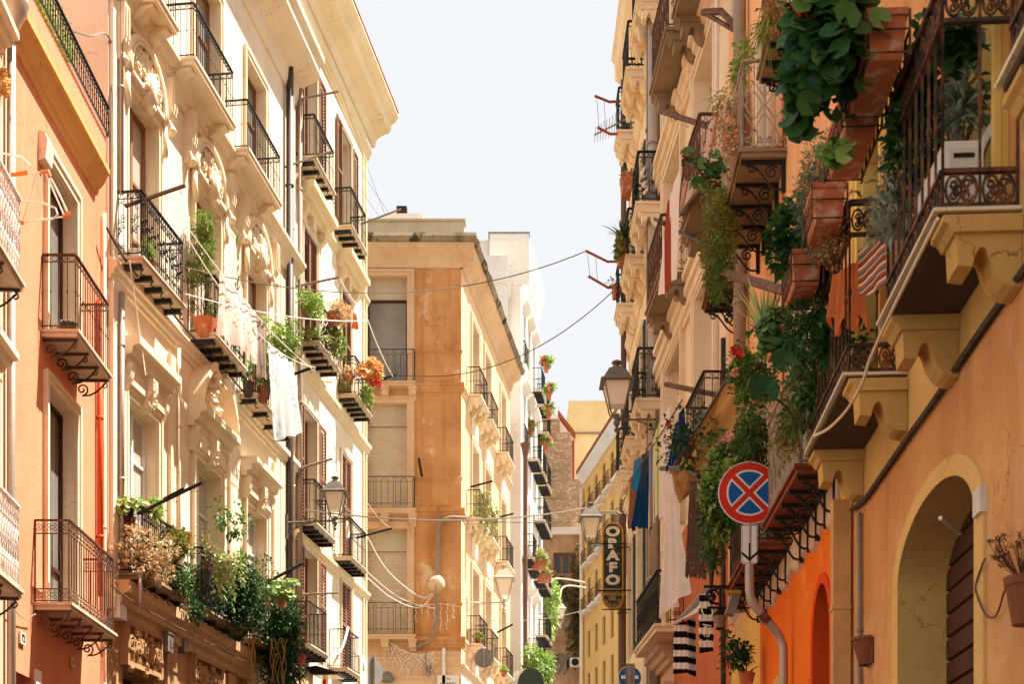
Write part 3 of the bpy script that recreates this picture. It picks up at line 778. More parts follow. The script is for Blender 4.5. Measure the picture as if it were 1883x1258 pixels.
for z0, z1, p in ((17.75, 18.05, .1), (19.0, 19.1, .04), (13.72, 14.05, .12), (14.95, 15.05, .04), (9.6, 9.95, .14), (10.95, 11.05, .04)): band(r, pu, EC+p, strips(z0, z1, p), 'worn ochre plaster')
MB().box(pu+.35, pu+.95, -.02, 0, 19.9, 20.6).build('blocked_niche', 'worn ochre plaster', r)
band(r, 0, EC, strips(9.05, 9.3, .1), 'pale pink plaster'); band(r, 0, EC, strips(8.6, 8.72, .06), 'pale pink plaster')
for y0 in (0,):
    band(r, 0, EC+.42, [(.06, 21.7), (.1, 21.85), (.14, 22.0), (.3, 22.1), (.42, 22.2), (.45, 22.34)], 'faded ochre plaster', 'cornice')
    band(r, 0, EC+.5, [(.3, 22.35), (.52, 22.35), (.55, 22.5), (.5, 22.62), (.1, 22.66)], 'mossy stone', 'roof_edge')
MB().box(0, X(853), .1, .5, 22.66, 23.25).build('roof_parapet', 'grey cement', r); MB().box(0, X(856), .05, .55, 23.255, 23.32).build('parapet_coping', 'grey cement', r)
E4 = FCs.u(938)
def sub(fc, root):                                          # parts on a second face of the same building
    dx, dy = fc.O[0]-root.location.x, fc.O[1]-root.location.y; c, sn = cos(-root.rotation_euler.z), sin(-root.rotation_euler.z)
    return (dx*c-dy*sn, dx*sn+dy*c, 0), fc.ang-root.rotation_euler.z
def graft(fc, root, before):
    """turn every direct part made since `before` onto face fc"""
    loc, rot = sub(fc, root)
    for o in [o for o in root.children if o.name not in before]:
        l = o.location.copy(); o.location = (loc[0]+l.x*cos(rot)-l.y*sin(rot), loc[1]+l.x*sin(rot)+l.y*cos(rot), l.z); o.rotation_euler.z += rot
before = {o.name for o in r.children}
wc = [op(FCs, 866.5, 879.5), op(FCs, 890, 901.5), op(FCs, 919.5, 929)]
hz = [(18.15, 20.9), (14.15, 16.8), (10.0, 12.65)]
hh = [(a, b, z0, z1, .32) for a, b in wc for z0, z1 in hz]+[(a, b, 0, 7.2, .4) for a, b in wc]
wall(r, 0, E4, 8.9, 22.0, hh, 'peach plaster', 'side_wall', shell=1.2); wall(r, 0, E4, 0, 8.9, hh, 'white cream plaster', 'side_ground_wall', shell=1.2)
for h in hh[:9]:
    surround(r, *h[:4], .16, .05, .32, 'sand plaster', False); window(r, *h[:4], .32, 'wood frame', 'brown glass', 2, (.3,))
    MB().box(h[0]-.02, h[1]+.02, -.03, 0, h[2]-1.05, h[2]-.5).build('panel', 'sand plaster', r)
for h in hh[9:]: window(r, *h[:4], .4, 'dark brown wood', 'dark glass')
for z, zz in ((17.9, 18.05), (13.9, 14.05), (9.8, 9.95)):
    for (a, b) in ((883, 898), (904, 918), (932, 945)):
        bal(FCs, r, a, b, z, .45, h=.92, th=.12, rail='plain', brk='corbel', nb=3, smat='sand plaster', rmat='iron', lip=.04)
    band(r, 0, E4, strips(zz-.3, zz, .1), 'faded ochre plaster')
band(r, 0, E4, strips(8.85, 9.1, .12), 'pale pink plaster')
band(r, -.1, E4+.1, [(.06, 21.7), (.1, 21.85), (.14, 22.0), (.3, 22.1), (.42, 22.2), (.45, 22.34)], 'faded ochre plaster', 'cornice')
mb = MB(); N = 60
for k in range(N):
    u = (E4+.2)*k/N-.1; j = rnd.uniform(-.03, .04); mb.prism([(-.3, 22.35), (-.5-j, 22.33-j), (-.57-j, 22.48), (-.5, 22.62+j), (0, 22.66)], u, u+(E4+.2)/N+.005)
mb.build('roof_edge', 'mossy stone', r)
MB().box(.1, E4-3, .12, .4, 22.66, 23.25).build('roof_parapet', 'white plaster', r)
graft(FCs, r, before)

# white house behind
FWf = F(None, -2.6, 57.0, 0); FWs = F(1300, (958-CX)/FOC*57, 57.0, -1)
r = WB = FWf.root('white_house', 'tall white house behind the ochre corner house with stacked flower balconies')
eW = FWs.O[0]+2.6
wall(r, 1.8, eW, 0, 28.3, [], 'white plaster')
cw = [(.04, 26.4), (.07, 26.6), (.08, 27.0), (.14, 27.15), (.18, 27.4), (.26, 27.65), (.34, 28.0), (.35, 28.3)]
band(r, 1.7, eW+.33, cw, 'white plaster', 'cornice'); MB().box(1.65, eW+.36, -.37, 4, 28.305, 28.37).build('roof_edge', 'grey metal', r)
before = {o.name for o in r.children}
E5 = 5.3; ww = [(.7+1.6*i, 1.55+1.6*i) for i in range(3)]
hw = [(a, b, z, z+2.5, .25) for a, b in ww for z in (5.2, 8.2, 11.9, 15.8, 19.9, 23.2)]
wall(r, 0, E5, 0, 28.3, hw, 'white plaster', 'side_wall', shell=5)
for h in hw:
    window(r, *h[:4], .25, 'white frame', 'grey glass', 2, ())
    if h[2] in (23.2, 19.9, 11.9): band(r, h[0]-.2, h[1]+.2, strips(h[3]+.1, h[3]+.35, .25), 'white plaster', 'window_hood')
band(r, 0, E5, cw, 'white plaster', 'cornice')
wall(r, E5, 7.6, 0, 23.4, [(5.9, 6.7, z, z+2.3, .25) for z in (8.2, 11.9, 15.8, 19.9)], 'white plaster', 'wing_wall', shell=4)
for z in (8.2, 11.9, 15.8, 19.9): window(r, 5.9, 6.7, z, z+2.3, .25, 'white frame', 'grey glass', 2, ())
for z, us_ in ((23.4, (3.4, 5.3)), (20.05, (2.2, 4.0, 5.8)), (15.5, (.3, 2.2, 4.2, 5.9)), (11.6, (2.2, 4.2, 5.9)), (22.3, (5.6,)), (18.1, (4.4, 5.9)), (13.2, (5.0, 5.9))):
    for a in us_: balcony(r, a, a+1.35, z-.1, .46, .95, .08, 'plain', 'beam', 6, 'marble slab', 'iron')
balcony(r, .45, 1.7, 23.3, .12, .95, .08, 'plain', 'none', 0, 'white plaster', 'iron'); balcony(r, .45, 1.7, 19.9, .12, .95, .08, 'plain', 'none', 0, 'white plaster', 'iron')
graft(FWs, r, before)
mb = MB(); a = P3(966, 816, 56.3); mb.tube([(a.x+2.6, -.7, a.z), (a.x+2.6, -.7, 0)], .1, 8); mb.lathe([(.1, -.5), (.2, 0)], 10, (a.x+2.6, -.7, a.z)); mb.build('downpipe', 'brown pipe', r)
a, b = P3(886, 470, 55.5), P3(934, 600, 55.5); MB().box(a.x+2.6, b.x+2.6, -1.5, -.05, 21, a.z).build('roof_room', 'white plaster', r); MB().box(a.x+2.55, b.x+2.7, -1.6, -.05, a.z-1.1, a.z-.95).build('string_course', 'white plaster', r)
# ------------------------------------------------------------------ buildings, right side
ZB = 12.55
FR1 = F(1085, 2.63, 7.4, 1, ZB); FR2 = F(1030, FR1.O[0]+.004, ZB, 1, 20.9)
FR3 = F(820, FR2.O[0], 20.9, 1, 27.77); FR4 = F(928, FR3.O[0], 27.77, 1, 34.6)
def rbal(fc, root, a, b, z, p, **k):                       # a = near front corner px, b = far
    return balcony(root, *sorted((fc.u(a, p), fc.u(b, p))), z, p, **k)

# orange peach house, nearest on the right
r = R1 = FR1.root('arched_house', 'orange peach house with arched doorway and long rusty balconies on mustard corbels')
n1 = 9.4; ua, ub = FR1.u(1655), FR1.u(1797)
door = (ua, ub, 0, 4.24, .36, .42)
wd = (FR1.u(1788), FR1.u(1840), 5.3, 7.6, .4); wd2 = (FR1.u(1600, 0)-.3, FR1.u(1600)+.6, 5.4, 7.6, .35)
wall(r, 0, n1, 0, 4.86, [door], 'orange peach plaster', shell=6)
wall(r, 0, n1, 4.86, 5.32, [], 'mustard plaster', 'frieze')
wall(r, 0, n1, 5.32, 20, [wd, wd2], 'orange peach plaster', 'upper_wall', shell=6)
for h in (wd, wd2):
    surround(r, *h[:4], .14, .05, .4, 'light yellow plaster', False); window(r, *h[:4], .4, 'dark brown wood', 'sign black', 2, (.3,))
ml = MB(); mb = MB(); c, hw, zs, N = (ua+ub)/2, (ub-ua)/2, 3.82, 26      # painted band and lining of the arch
for i in range(N):
    t0, t1 = pi-pi*i/N, pi-pi*(i+1)/N
    e = lambda t, k: (c+(hw+k)*cos(t), zs+(.42+k*.62)*sin(t))
    a0, a1, b0, b1 = e(t0, 0), e(t1, 0), e(t0, .19), e(t1, .19)
    mb.poly([(a0[0], -.02, a0[1]), (a1[0], -.02, a1[1]), (b1[0], -.02, b1[1]), (b0[0], -.02, b0[1])]); mb.poly([(b0[0], -.02, b0[1]), (b1[0], -.02, b1[1]), (b1[0], 0, b1[1]), (b0[0], 0, b0[1])])
    ml.poly([(a0[0], -.02, a0[1]-.004), (a1[0], -.02, a1[1]-.004), (a1[0], .355, a1[1]-.004), (a0[0], .355, a0[1]-.004)])
for q0, q1 in ((ua-.19, ua), (ub, ub+.19)): mb.box(q0, q1, -.02, -.001, 0, zs)
mb.build('door_surround', 'pale arch plaster', r); ml.box(ua-.001, ua+.006, -.018, .355, 0, zs); ml.box(ub-.006, ub+.001, -.018, .355, 0, zs)
ml.build('door_lining', 'mustard plaster', r)
mb = MB(); z = 0
while z < 4.2: mb.prism([(.36, z), (.325, z+.012), (.325, z+.148), (.36, z+.16)], ua-.05, ub+.05); z += .165
mb.build('plank_door', 'dark brown wood', r)
p = .42
for a, b, z, ra in ((1725.3, 1622, 5.12, 1), (1556, 1486, 5.25, 1)):
    u0, u1 = sorted((FR1.u(a, p), FR1.u(b, p)))
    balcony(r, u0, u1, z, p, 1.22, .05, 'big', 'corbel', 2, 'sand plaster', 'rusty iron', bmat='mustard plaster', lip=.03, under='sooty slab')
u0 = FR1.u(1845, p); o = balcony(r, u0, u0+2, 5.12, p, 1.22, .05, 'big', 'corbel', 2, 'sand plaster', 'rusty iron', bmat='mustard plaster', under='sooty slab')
# square section rain pipe at the corner and thin grey pipe beside it
mb = MB(); u = FR1.u(1545, .1); mb.box(u-.07, u+.07, -.17, -.03, 0, 4.98)
for z in (1.2, 2.7, 4.05): mb.box(u-.08, u+.08, -.18, -.02, z, z+.03)
mb.build('rain_pipe', 'peach pipe', r); pipe(r, FR1.u(1580, .03), .03, 0, 4.75, .022, 'grey pipe', (.3, .8), 'conduit')
mb = MB(); a = FR1.u(1752, -.05); z = FR1.z(1752, 982, -.05); mb.tube([(a, .1, z), (a+.3, -.1, z+.02)], .013, 8); mb.build('door_rail', 'white frame', r)
u = FR1.u(1797); mb = MB(); mb.box(u+.05, u+.2, -.04, 0, FR1.z(1800, 955), FR1.z(1800, 908)); mb.build('number_plaque', 'plaque stone', r)

# house with the orange ground floor and the yellow / brick neighbours under one peach storey
r = R2 = FR2.root('balcony_house', 'peach house with bright orange ground floor and balconies smothered in plants')
LE = 20.9-ZB; n = FR2.u(1527); uo, uy = FR2.u(1398), FR2.u(1345)
ao = (FR2.u(1497), FR2.u(1529), 0, 4.6, .2, .55); ay = (FR2.u(1412), FR2.u(1450), 0, 4.05, .25, .35)
wall(r, uo, LE, 0, 5.38, [ao, ay], 'bright orange plaster', 'orange_wall', shell=5)
wall(r, uy, uo, 0, 5.38, [], 'light yellow plaster', 'yellow_wall', shell=5)
wall(r, 0, uy, 0, 5.38, [], 'brick salmon plaster', 'brick_wall', shell=5)
wins = [(u-.5, u+.5, z, z+2.4, .35) for z in (5.55, 9.95, 14.2) for u in (LE-1.9, LE-4.6, LE-7.2)]
wall(r, 0, LE, 5.38, 19.5, wins, 'apricot plaster', 'upper_wall', shell=5)
for h in wins: surround(r, *h[:4], .13, .04, .35, 'sand plaster', False); window(r, *h[:4], .35, 'green shutter paint', 'brown glass', 2, (.3,))
mb = MB(); N = 40
for k in range(N):
    x = uo+(LE-uo)*k/N; x2 = uo+(LE-uo)*(k+1)/N; d = .1*(.5+.5*sin(k*.9))+.25
    mb.prism([(0, 5.38), (-.03, 5.38-.02), (-.035, 5.38-d), (0, 5.38-d-.03)], x, x2)
mb.build('flaking_band', 'whitewashed plaster', r)
for h, m, m2 in ((ao, 'orange red plaster', 'dark brown wood'), (ay, 'mustard plaster', 'grey metal')):
    mb = MB(); a, b, _, zt, d, ri = h; c, hw, zs, N = (a+b)/2, (b-a)/2, zt-ri, 18
    for i in range(N):
        t0, t1 = pi-pi*i/N, pi-pi*(i+1)/N; e = lambda t, k: (c+(hw+k)*cos(t), zs+(ri+k*.8)*sin(t))
        mb.prism([e(t0, -.004), e(t1, -.004), e(t1, .12), e(t0, .12)], -.02, d-.01, 'y')
    mb.box(a-.12, a, -.02, 0, 0, zs); mb.box(b, b+.12, -.02, 0, 0, zs); mb.box(a-.002, a+.004, -.02, d, 0, zs); mb.box(b-.004, b+.002, -.02, d, 0, zs)
    mb.build('arch_surround', m, r)
    mb = MB(); z = 0
    while z < zt: mb.box(a, b, d-.03, d-.005, z+.006, z+.1); z += .106
    mb.build('shutter_door', m2, r)
rbal(FR2, r, 1465.7, 1407.5, 5.4, .38, h=1.0, rail='lattice', brk='iron', nb=5, smat='brown pot', rmat='pale iron', bmat='iron', th=.08)
rbal(FR2, r, 1385, 1338, 5.4, .4, h=1.0, rail='lattice', brk='iron', nb=5, smat='brown pot', rmat='rusty iron', bmat='iron', th=.08)
rbal(FR2, r, 1363, 1322, 9.77, .5, h=1.0, rail='lattice', brk='iron', nb=5, smat='grey stone corbel', rmat='pale iron', bmat='iron', th=.08)
rbal(FR2, r, 1425, 1396, 9.77, .5, h=1.0, rail='knot', brk='iron', nb=4, smat='grey stone corbel', rmat='rusty iron', bmat='iron', th=.08)
rbal(FR2, r, 1305, 1294, 9.75, .5, h=1.0, rail='knot', brk='iron', nb=4, smat='brown pot', rmat='rusty iron', bmat='iron', th=.08)
pipe(r, FR2.u(1360, .12), .12, 5.4, 19, .085, 'grey pipe', (.12, .3, .45, .6)); pipe(r, FR2.u(1330, .05), .05, 3.6, 10, .04, 'dark pipe', (.3, .45, .6, .8))
pipe(r, FR2.u(1440, .02), .02, 6, 16, .012, 'orange pipe', (.5,), 'conduit')

# beige house with cornices and stone corbel balconies
r = R3 = FR3.root('beige_house', 'weathered beige house with moulded window surrounds and stone corbel balconies')
L = hypot(27.77-20.9, (FR3.O[0]-FR2.O[0])); ug = FR3.u(1240)
cs = [(FR3.u(1226), FR3.u(1257)), (FR3.u(1283), FR3.u(1318))]
H = [(a, b, z, z+q, .3) for a, b in cs for z, q in ((8.2, 3.4), (12.3, 2.9), (16.1, 2.9))]
wall(r, 0, L, 6.2, 21.5, H+[(ug, L, 6.2, 8.1, .01)], 'sand plaster', shell=5)
wall(r, ug, L, 0, 8.1, [(L-1.9, L-1.0, 0, 3.5, .3)], 'brick salmon plaster', 'brick_wall', shell=5); wall(r, 0, ug, 0, 6.2, [], 'whitewashed plaster', 'ground_wall', shell=5)
for h in H:
    surround(r, *h[:4], .17, .07, .3, 'beige stucco trim', False); window(r, *h[:4], .3, 'white frame', 'curtain glass', 2, (.72,))
    band(r, h[0]-.3, h[1]+.3, strips(h[3]+.2, h[3]+.5, .22), 'sand plaster', 'window_hood')
for z in (11.95, 15.75): band(r, 0, L, strips(z-.4, z, .16), 'sand plaster')
band(r, 0, ug, strips(5.95, 6.3, .3), 'whitewashed plaster'); band(r, 0, ug, strips(5.35, 5.6, .2), 'whitewashed plaster')
for a, b, z in ((1284, 1252, 11.8), (1214, 1188.5, 12.1), (1226.3, 1196.5, 15.8), (1276, 1238, 15.6)):
    rbal(FR3, r, a, b, z, .55, h=1.0, th=.14, rail='vine', brk='corbel', nb=2, smat='grey stone corbel', rmat='brown iron')
rbal(FR3, r, 1206, 1168, 6.3, .5, h=.95, th=.14, rail='vine', brk='none', nb=0, smat='sand plaster', rmat='black metal')
rbal(FR3, r, 1292, 1258, 8.15, .5, h=.95, th=.1, rail='knot', brk='iron', nb=3, smat='whitewashed plaster', rmat='iron')
band(r, 0, L, [(.1, 20.6), (.3, 20.8), (.5, 21.1), (.5, 21.4)], 'sand plaster', 'cornice')
pipe(r, .1, .12, 4.6, 21, .11, 'zinc pipe', (.2, .5, .72)); pipe(r, FR3.u(1226, .1), .1, 0, 4.6, .1, 'grey pipe', (.4, .8)); pipe(r, FR3.u(1318, .15), .15, 8, 21, .035, 'white frame', (.3, .7), 'conduit')

# far beige house with the three tiers of corbelled balconies
r = R4 = FR4.root('corbel_house', 'pale house behind the beige one with tiers of deep corbelled balconies')
L4 = 34.6-27.77
H = [(a, a+1.0, z, z+2.6, .3) for a in (.6, 2.9, 5.2) for z in (3.2, 7.4, 11.4, 15.25)]
wall(r, 0, L4, 0, 22.0, H, 'sand plaster', shell=5)
for h in H: surround(r, *h[:4], .13, .05, .3, 'beige stucco trim', False); window(r, *h[:4], .3, 'green shutter paint', 'dark glass'); louvre(r, h[1]+.06, h[1]+.5, h[2], h[3], -.05, mat='green shutter paint')
for z in (15.05, 11.22, 19.0):
    for a, b in ((1171.5, 1160), (1153, 1143), (1136, 1131)):
        zz = z
        rbal(FR4, r, a, b, zz, .45, h=1.0, th=.14, rail='vine', brk='corbel', nb=3, smat='sand plaster', rmat='black metal')
    band(r, 0, L4, strips(z-.3, z, .12), 'sand plaster')
band(r, -.25, L4, [(.08, 21.3), (.1, 21.6), (.3, 21.8), (.32, 22.2), (.4, 22.3)], 'sand plaster', 'cornice')
pipe(r, .1, .16, 3, 11, .1, 'brown pipe', (.3, .7)); pipe(r, L4-.15, .14, 0, 21, .09, 'brown pipe', (.2, .5, .8)); pipe(r, .3, .14, 13, 21.5, .07, 'brown pipe', (.4,))
MB().box(.1, .5, -.1, 0, 19.3, 21.2).build('shutter', 'green shutter paint', r)

# golden house at the far bend
FR5 = F(565, (1150-CX)/FOC*88, 88, 1, 101.3)
r = R5 = FR5.root('golden_house', 'golden yellow apartment house far down the street with white balcony slabs')
L5 = hypot(101.3-88, FR5.O[0]-(1150-CX)/FOC*88)+6
us = [1.4+2.55*i for i in range(7)]
H = [(u, u+.95, z, z+1.9, .2) for u in us for z in (11.6, 15.6, 18.6, 22.3, 25.6, 28.8)]+[(us[0]+.1, us[0]+1.0, 0, 20.0, .2)]
H = H[:-1]
wall(r, 0, L5, 0, 32.0, H, 'golden yellow plaster', shell=8)
for h in H: window(r, *h[:4], .2, 'brown shutter paint', 'brown glass', 2, (.5,), .09)
for z in (21.7, 25.0, 28.2):
    for u in us: balcony(r, u-.45, u+1.4, z, .45, .95, .16, 'plain', 'none', 0, 'white plaster', 'brown iron')
band(r, 0, L5, [(.1, 31.3), (.3, 31.6), (.5, 31.9), (.5, 32.05)], 'white plaster', 'cornice'); MB().box(0, L5, -.55, 8, 32.06, 32.3).build('roof', 'roof tile', r)
pipe(r, .25, .2, 0, 31, .14, 'beige stucco trim', ())

# hillside masonry closing the view
FS = F(None, 0, 104, 0); r = FS.root('stone_building', 'old rubble stone wall with earth coloured lower storey closing the street', 'building')
SX = lambda px: (px-CX)/FOC*104; SZ = lambda py: (YH-py)/FOC*104+EYE
hw = (SX(1018), SX(1063), SZ(1056), SZ(1017), .4)
wall(r, -8, 14, 0, SZ(985), [hw], 'earth render', shell=4); window(r, *hw[:4], .35, 'wood frame', 'dark glass', 3, (), .16)
wall(r, -8, SX(1082), SZ(978), SZ(880), [], 'rubble stone', 'stone_wall', shell=4, y=.3); wall(r, -8, SX(1050), SZ(880), SZ(793), [], 'rubble stone', 'stone_wall', shell=4, y=.3); wall(r, -8, SX(1030), SZ(793), SZ(768), [], 'rubble stone', 'stone_wall', shell=4, y=.3)
MB().box(-8, 14, -.35, .2, SZ(985), SZ(972)).build('ledge', 'white plaster', r)
MB().box(SX(1076), SX(1079), -.2, -.02, 0, SZ(1085)).build('downpipe', 'beige stucco trim', r)
mb = MB()                                                     # grey graffiti swirl on the wall
def blot(pts): mb.prism([(SX(x), SZ(y)) for x, y in pts], -.02, 0, 'y')
blot([(1006, 1240), (1004, 1225), (1012, 1215), (1018, 1204), (1026, 1206), (1028, 1220), (1020, 1232), (1014, 1242)]); blot([(1022, 1206), (1026, 1202), (1036, 1202), (1040, 1210), (1038, 1226), (1030, 1240), (1020, 1240), (1030, 1226)]); blot([(1040, 1204), (1044, 1204), (1046, 1232), (1038, 1244), (1034, 1240), (1041, 1228)])
mb.build('painted_swirl', 'graffiti grey', r); mb = MB(); blot([(1042, 1214), (1050, 1214), (1049, 1228), (1043, 1230)]); blot([(1013, 1218), (1018, 1216), (1017, 1224)]); mb.build('painted_swirl', 'graffiti black', r)
FY = F(None, 0, 112, 0); r = FY.root('yellow_building', 'plain pale yellow block with a blind arched niche above the stone wall')
YX = lambda px: (px-CX)/FOC*112; YZ = lambda py: (YH-py)/FOC*112+EYE
wall(r, YX(1046), YX(1200), 0, YZ(737), [(YX(1091), YX(1122), YZ(884), YZ(832), .5, 1.0)], 'yellow render', shell=8)
MB().poly([(YX(1091), .49, YZ(884)), (YX(1122), .49, YZ(884)), (YX(1122), .49, YZ(832)), (YX(1091), .49, YZ(832))]).build('niche_back', 'grey cement', r)
MB().tube([(YX(1046), -.06, YZ(797)), (YX(1150), -.06, YZ(797))], .09, 6).build('cable_duct', 'grey pipe', r)
mb = MB(); mb.prism([(YX(1098), YZ(737)), (YX(1118), YZ(727)), (YX(1150), YZ(722)), (YX(1150), YZ(737))], 3, 8, 'y'); mb.build('roof_gable', 'yellow render', r)
mb = MB(); mb.poly([(YX(1103), 2.96, YZ(736)), (YX(1117), 2.96, YZ(730)), (YX(1117), 2.96, YZ(740)), (YX(1103), 2.96, YZ(740))]); mb.build('skylight', 'dark glass', r)
r = thing('white_outhouse', 'small white gabled outbuilding with lean-to roof beside the stone wall', 'building', (SX(1020), 106, 0))
q = lambda px, py: ((px-CX)/FOC*106-SX(1020), (YH-py)/FOC*106+EYE)
MB().prism([q(1008, 970), q(1008, 752), q(1026, 766), q(1052, 812), q(1052, 970)], 0, 3, 'y').build('wall', 'white plaster', r)
a, b = q(1026, 764), q(1058, 806); MB().prism([a, b, (b[0], b[1]+.35), (a[0], a[1]+.35)], -.25, .6, 'y').build('roof', 'roof tile', r)
MB().box(q(1052, 0)[0], q(1056, 0)[0], -.3, -.05, 0, q(0, 812)[1]).build('downpipe', 'red pole paint', r)

# ground, out of the picture below
def sheet(name, pts, z, m):
    o = MB(); o.poly([(x, y, z) for x, y in pts]); return tag(o.build(name, m), kind='structure')
sheet('ground', [(-900, -300), (900, -300), (900, 1500), (-900, 1500)], -.16, 'pavement stone')
sheet('road', [(-4.6, -30), (1.2, -30), (1.4, 12), (1.6, 30), (1.0, 44), (4.5, 100), (2.5, 100), (-2.6, 44), (-4.9, 22)], -.1, 'asphalt')
def kerb(name, pts):
    o = MB(); o.prism(pts, -.15, 0, 'z'); return tag(o.build(name, 'pavement stone'), kind='structure')
kerb('pavement', [(-6.3, 4), (-5.0, 4), (-5.0, 22), (-3.2, 40), (-4.0, 41), (-6.5, 23)]); kerb('pavement', [(1.3, 3), (2.4, 3), (2.9, 13), (3.2, 21), (2.88, 34), (1.6, 34), (1.7, 13)])

# ------------------------------------------------------------------ camera, sky, sun
cam = bpy.data.cameras.new('camera'); co = bpy.data.objects.new('camera', cam); COL.objects.link(co); scn.camera = co
co.location = (0, 0, EYE); co.rotation_euler = (pi/2, 0, 0); cam.sensor_width = 36; cam.lens = 36*FOC/1883
cam.shift_y = (YH-629)/1883; cam.shift_x = 0; cam.clip_end = 2000; cam.clip_start = .1
cam.dof.use_dof = True; cam.dof.focus_distance = 26; cam.dof.aperture_fstop = 4.5
D = Vector((1, .35, 2.1)).normalized(); el = math.asin(D.z); az = atan2(D.x, D.y)
SKY = .93/2**1.5/.15
w = bpy.data.worlds.new('World'); scn.world = w; w.use_nodes = True; nt = w.node_tree; bg = nt.nodes['Background']
sky = nt.nodes.new('ShaderNodeTexSky'); sky.sky_type = 'NISHITA'; sky.sun_disc = False; sky.sun_elevation = el; sky.sun_rotation = az
sky.air_density = 1.0; sky.dust_density = 4.0; sky.ozone_density = 1.0
hs = nt.nodes.new('ShaderNodeHueSaturation'); hs.inputs['Saturation'].default_value = .28
nt.links.new(sky.outputs[0], hs.inputs['Color']); hz = nt.nodes.new('ShaderNodeMix'); hz.data_type = 'RGBA'; hz.blend_type = 'DARKEN'; hz.inputs[0].default_value = 1
nt.links.new(hs.outputs[0], hz.inputs[6]); hz.inputs[7].default_value = (SKY*.98, SKY, SKY*1.035, 1); nt.links.new(hz.outputs[2], bg.inputs[0]); bg.inputs[1].default_value = .15
sl = bpy.data.lights.new('sun', 'SUN'); so = bpy.data.objects.new('sun', sl); COL.objects.link(so)
sl.energy = 4.8; sl.angle = radians(.6); sl.color = (1, .94, .84); so.rotation_euler = (-D).to_track_quat('-Z', 'Y').to_euler()
so.location = (20, 10, 60)
scn.cycles.diffuse_bounces = 8; scn.cycles.max_bounces = 14
scn.view_settings.view_transform = 'Standard'; scn.view_settings.look = 'None'; scn.view_settings.exposure = 1.5; scn.view_settings.gamma = 1
# ------------------------------------------------------------------ foliage
def rv(s=1.0):
    while True:
        v = Vector((rnd.uniform(-1, 1), rnd.uniform(-1, 1), rnd.uniform(-1, 1)))
        if .05 < v.length < 1: return v*s
def leaf(mb, p, d, L, w, droop=.25):
    d = d.normalized(); sd = d.cross(Vector((0, 0, 1)))
    if sd.length < .1: sd = Vector((1, 0, 0))
    sd = (sd.normalized()+rv(.5)).normalized(); up = sd.cross(d)
    m = p+d*(L*.5)+up*(w*.18); t = p+d*L-Vector((0, 0, L*droop))
    n = len(mb.v); mb.v += [tuple(p), tuple(m+sd*w*.5), tuple(t), tuple(m-sd*w*.5), tuple(p+d*(L*.5))]
    mb.f += [(n, n+1, n+4), (n+1, n+2, n+4), (n+2, n+3, n+4), (n+3, n, n+4)]
def disc(mb, p, nrm, r, k=9, wav=.12):
    nrm = (nrm.normalized()+rv(.15)).normalized(); u = nrm.orthogonal().normalized(); v = nrm.cross(u); n = len(mb.v); ph = rnd.random()*6
    mb.v.append(tuple(p-nrm*r*.22))
    for i in range(k):
        a = ph+2*pi*i/k*.93; rr = r*(1+wav*(1 if i % 2 else -1)); mb.v.append(tuple(p+u*rr*cos(a)+v*rr*sin(a)+nrm*r*.06*rnd.uniform(-1, 1)))
    for i in range(k-1): mb.f.append((n, n+1+i, n+2+i))
def clumps(R, k): return [(Vector((rv().x*R[0]*.75, rv().y*R[1]*.75, rv().z*R[2]*.75)), rnd.uniform(.3, .55)) for _ in range(k)]
def bush(mb, c, R, n, L, w, k=7, kind='leaf', up=.3):
    c = Vector(c); cl = clumps(R, k)
    for _ in range(n):
        q, s = rnd.choice(cl); v = rv(); v = v.normalized()*(v.length**.4)
        p = c+(q+Vector((v.x*R[0]*s, v.y*R[1]*s, v.z*R[2]*s)))*1.15; d = (v+Vector((0, 0, up))+rv(.6))
        l = L*rnd.uniform(.6, 1.25)
        if kind == 'disc': disc(mb, p, v*.55+Vector((0, -.55, .5))+rv(.45), l*.5, 12, .05)
        else: leaf(mb, p, d, l, w*rnd.uniform(.7, 1.2))
def strands(mb, a, b, n, lmin, lmax, L, w, step=.035, sway=.12, out=(0, 0, 0)):
    a, b = Vector(a), Vector(b)
    for _ in range(n):
        p = a.lerp(b, rnd.random())+rv(.05); ln = rnd.uniform(lmin, lmax)*rnd.uniform(.6, 1); t = 0; dx = rv(sway); o = Vector(out)
        while t < ln:
            q = p+Vector((dx.x*t+.03*sin(t*9+dx.x*30), dx.y*t, -t))+o*math.sqrt(t); leaf(mb, q+rv(.02), rv()+Vector((0, 0, -.4)), L*rnd.uniform(.6, 1.2), w*rnd.uniform(.7, 1.2)); t += step
def blades(mb, c, n, L, w, droop=.6, spread=.7):
    c = Vector(c)
    for _ in range(n):
        a = rnd.random()*2*pi; s = spread*rnd.uniform(.15, 1); l = L*rnd.uniform(.6, 1.1); h = Vector((cos(a), sin(a), 0)); sd = Vector((-sin(a), cos(a), 0)); b = len(mb.v); N = 6
        for i in range(N+1):
            t = i/N; p = c+h*(l*s*t)+Vector((0, 0, l*(t*(1-.3*s)-droop*s*t*t))); ww = w*(1-t)**.7*.5+.001
            mb.v += [tuple(p-sd*ww), tuple(p+sd*ww)]
        for i in range(N): k = b+2*i; mb.f.append((k, k+1, k+3, k+2))
def twigs(mb, c, R, n, r=.006):
    c = Vector(c)
    for _ in range(n):
        v = rv(); v.z = abs(v.z)+.2; e = Vector((v.x*R[0], v.y*R[1], v.z*R[2])); m = e*.5+rv(.12*R[2]); mb.tube([c, c+m, c+e], r, 4, r*.3)
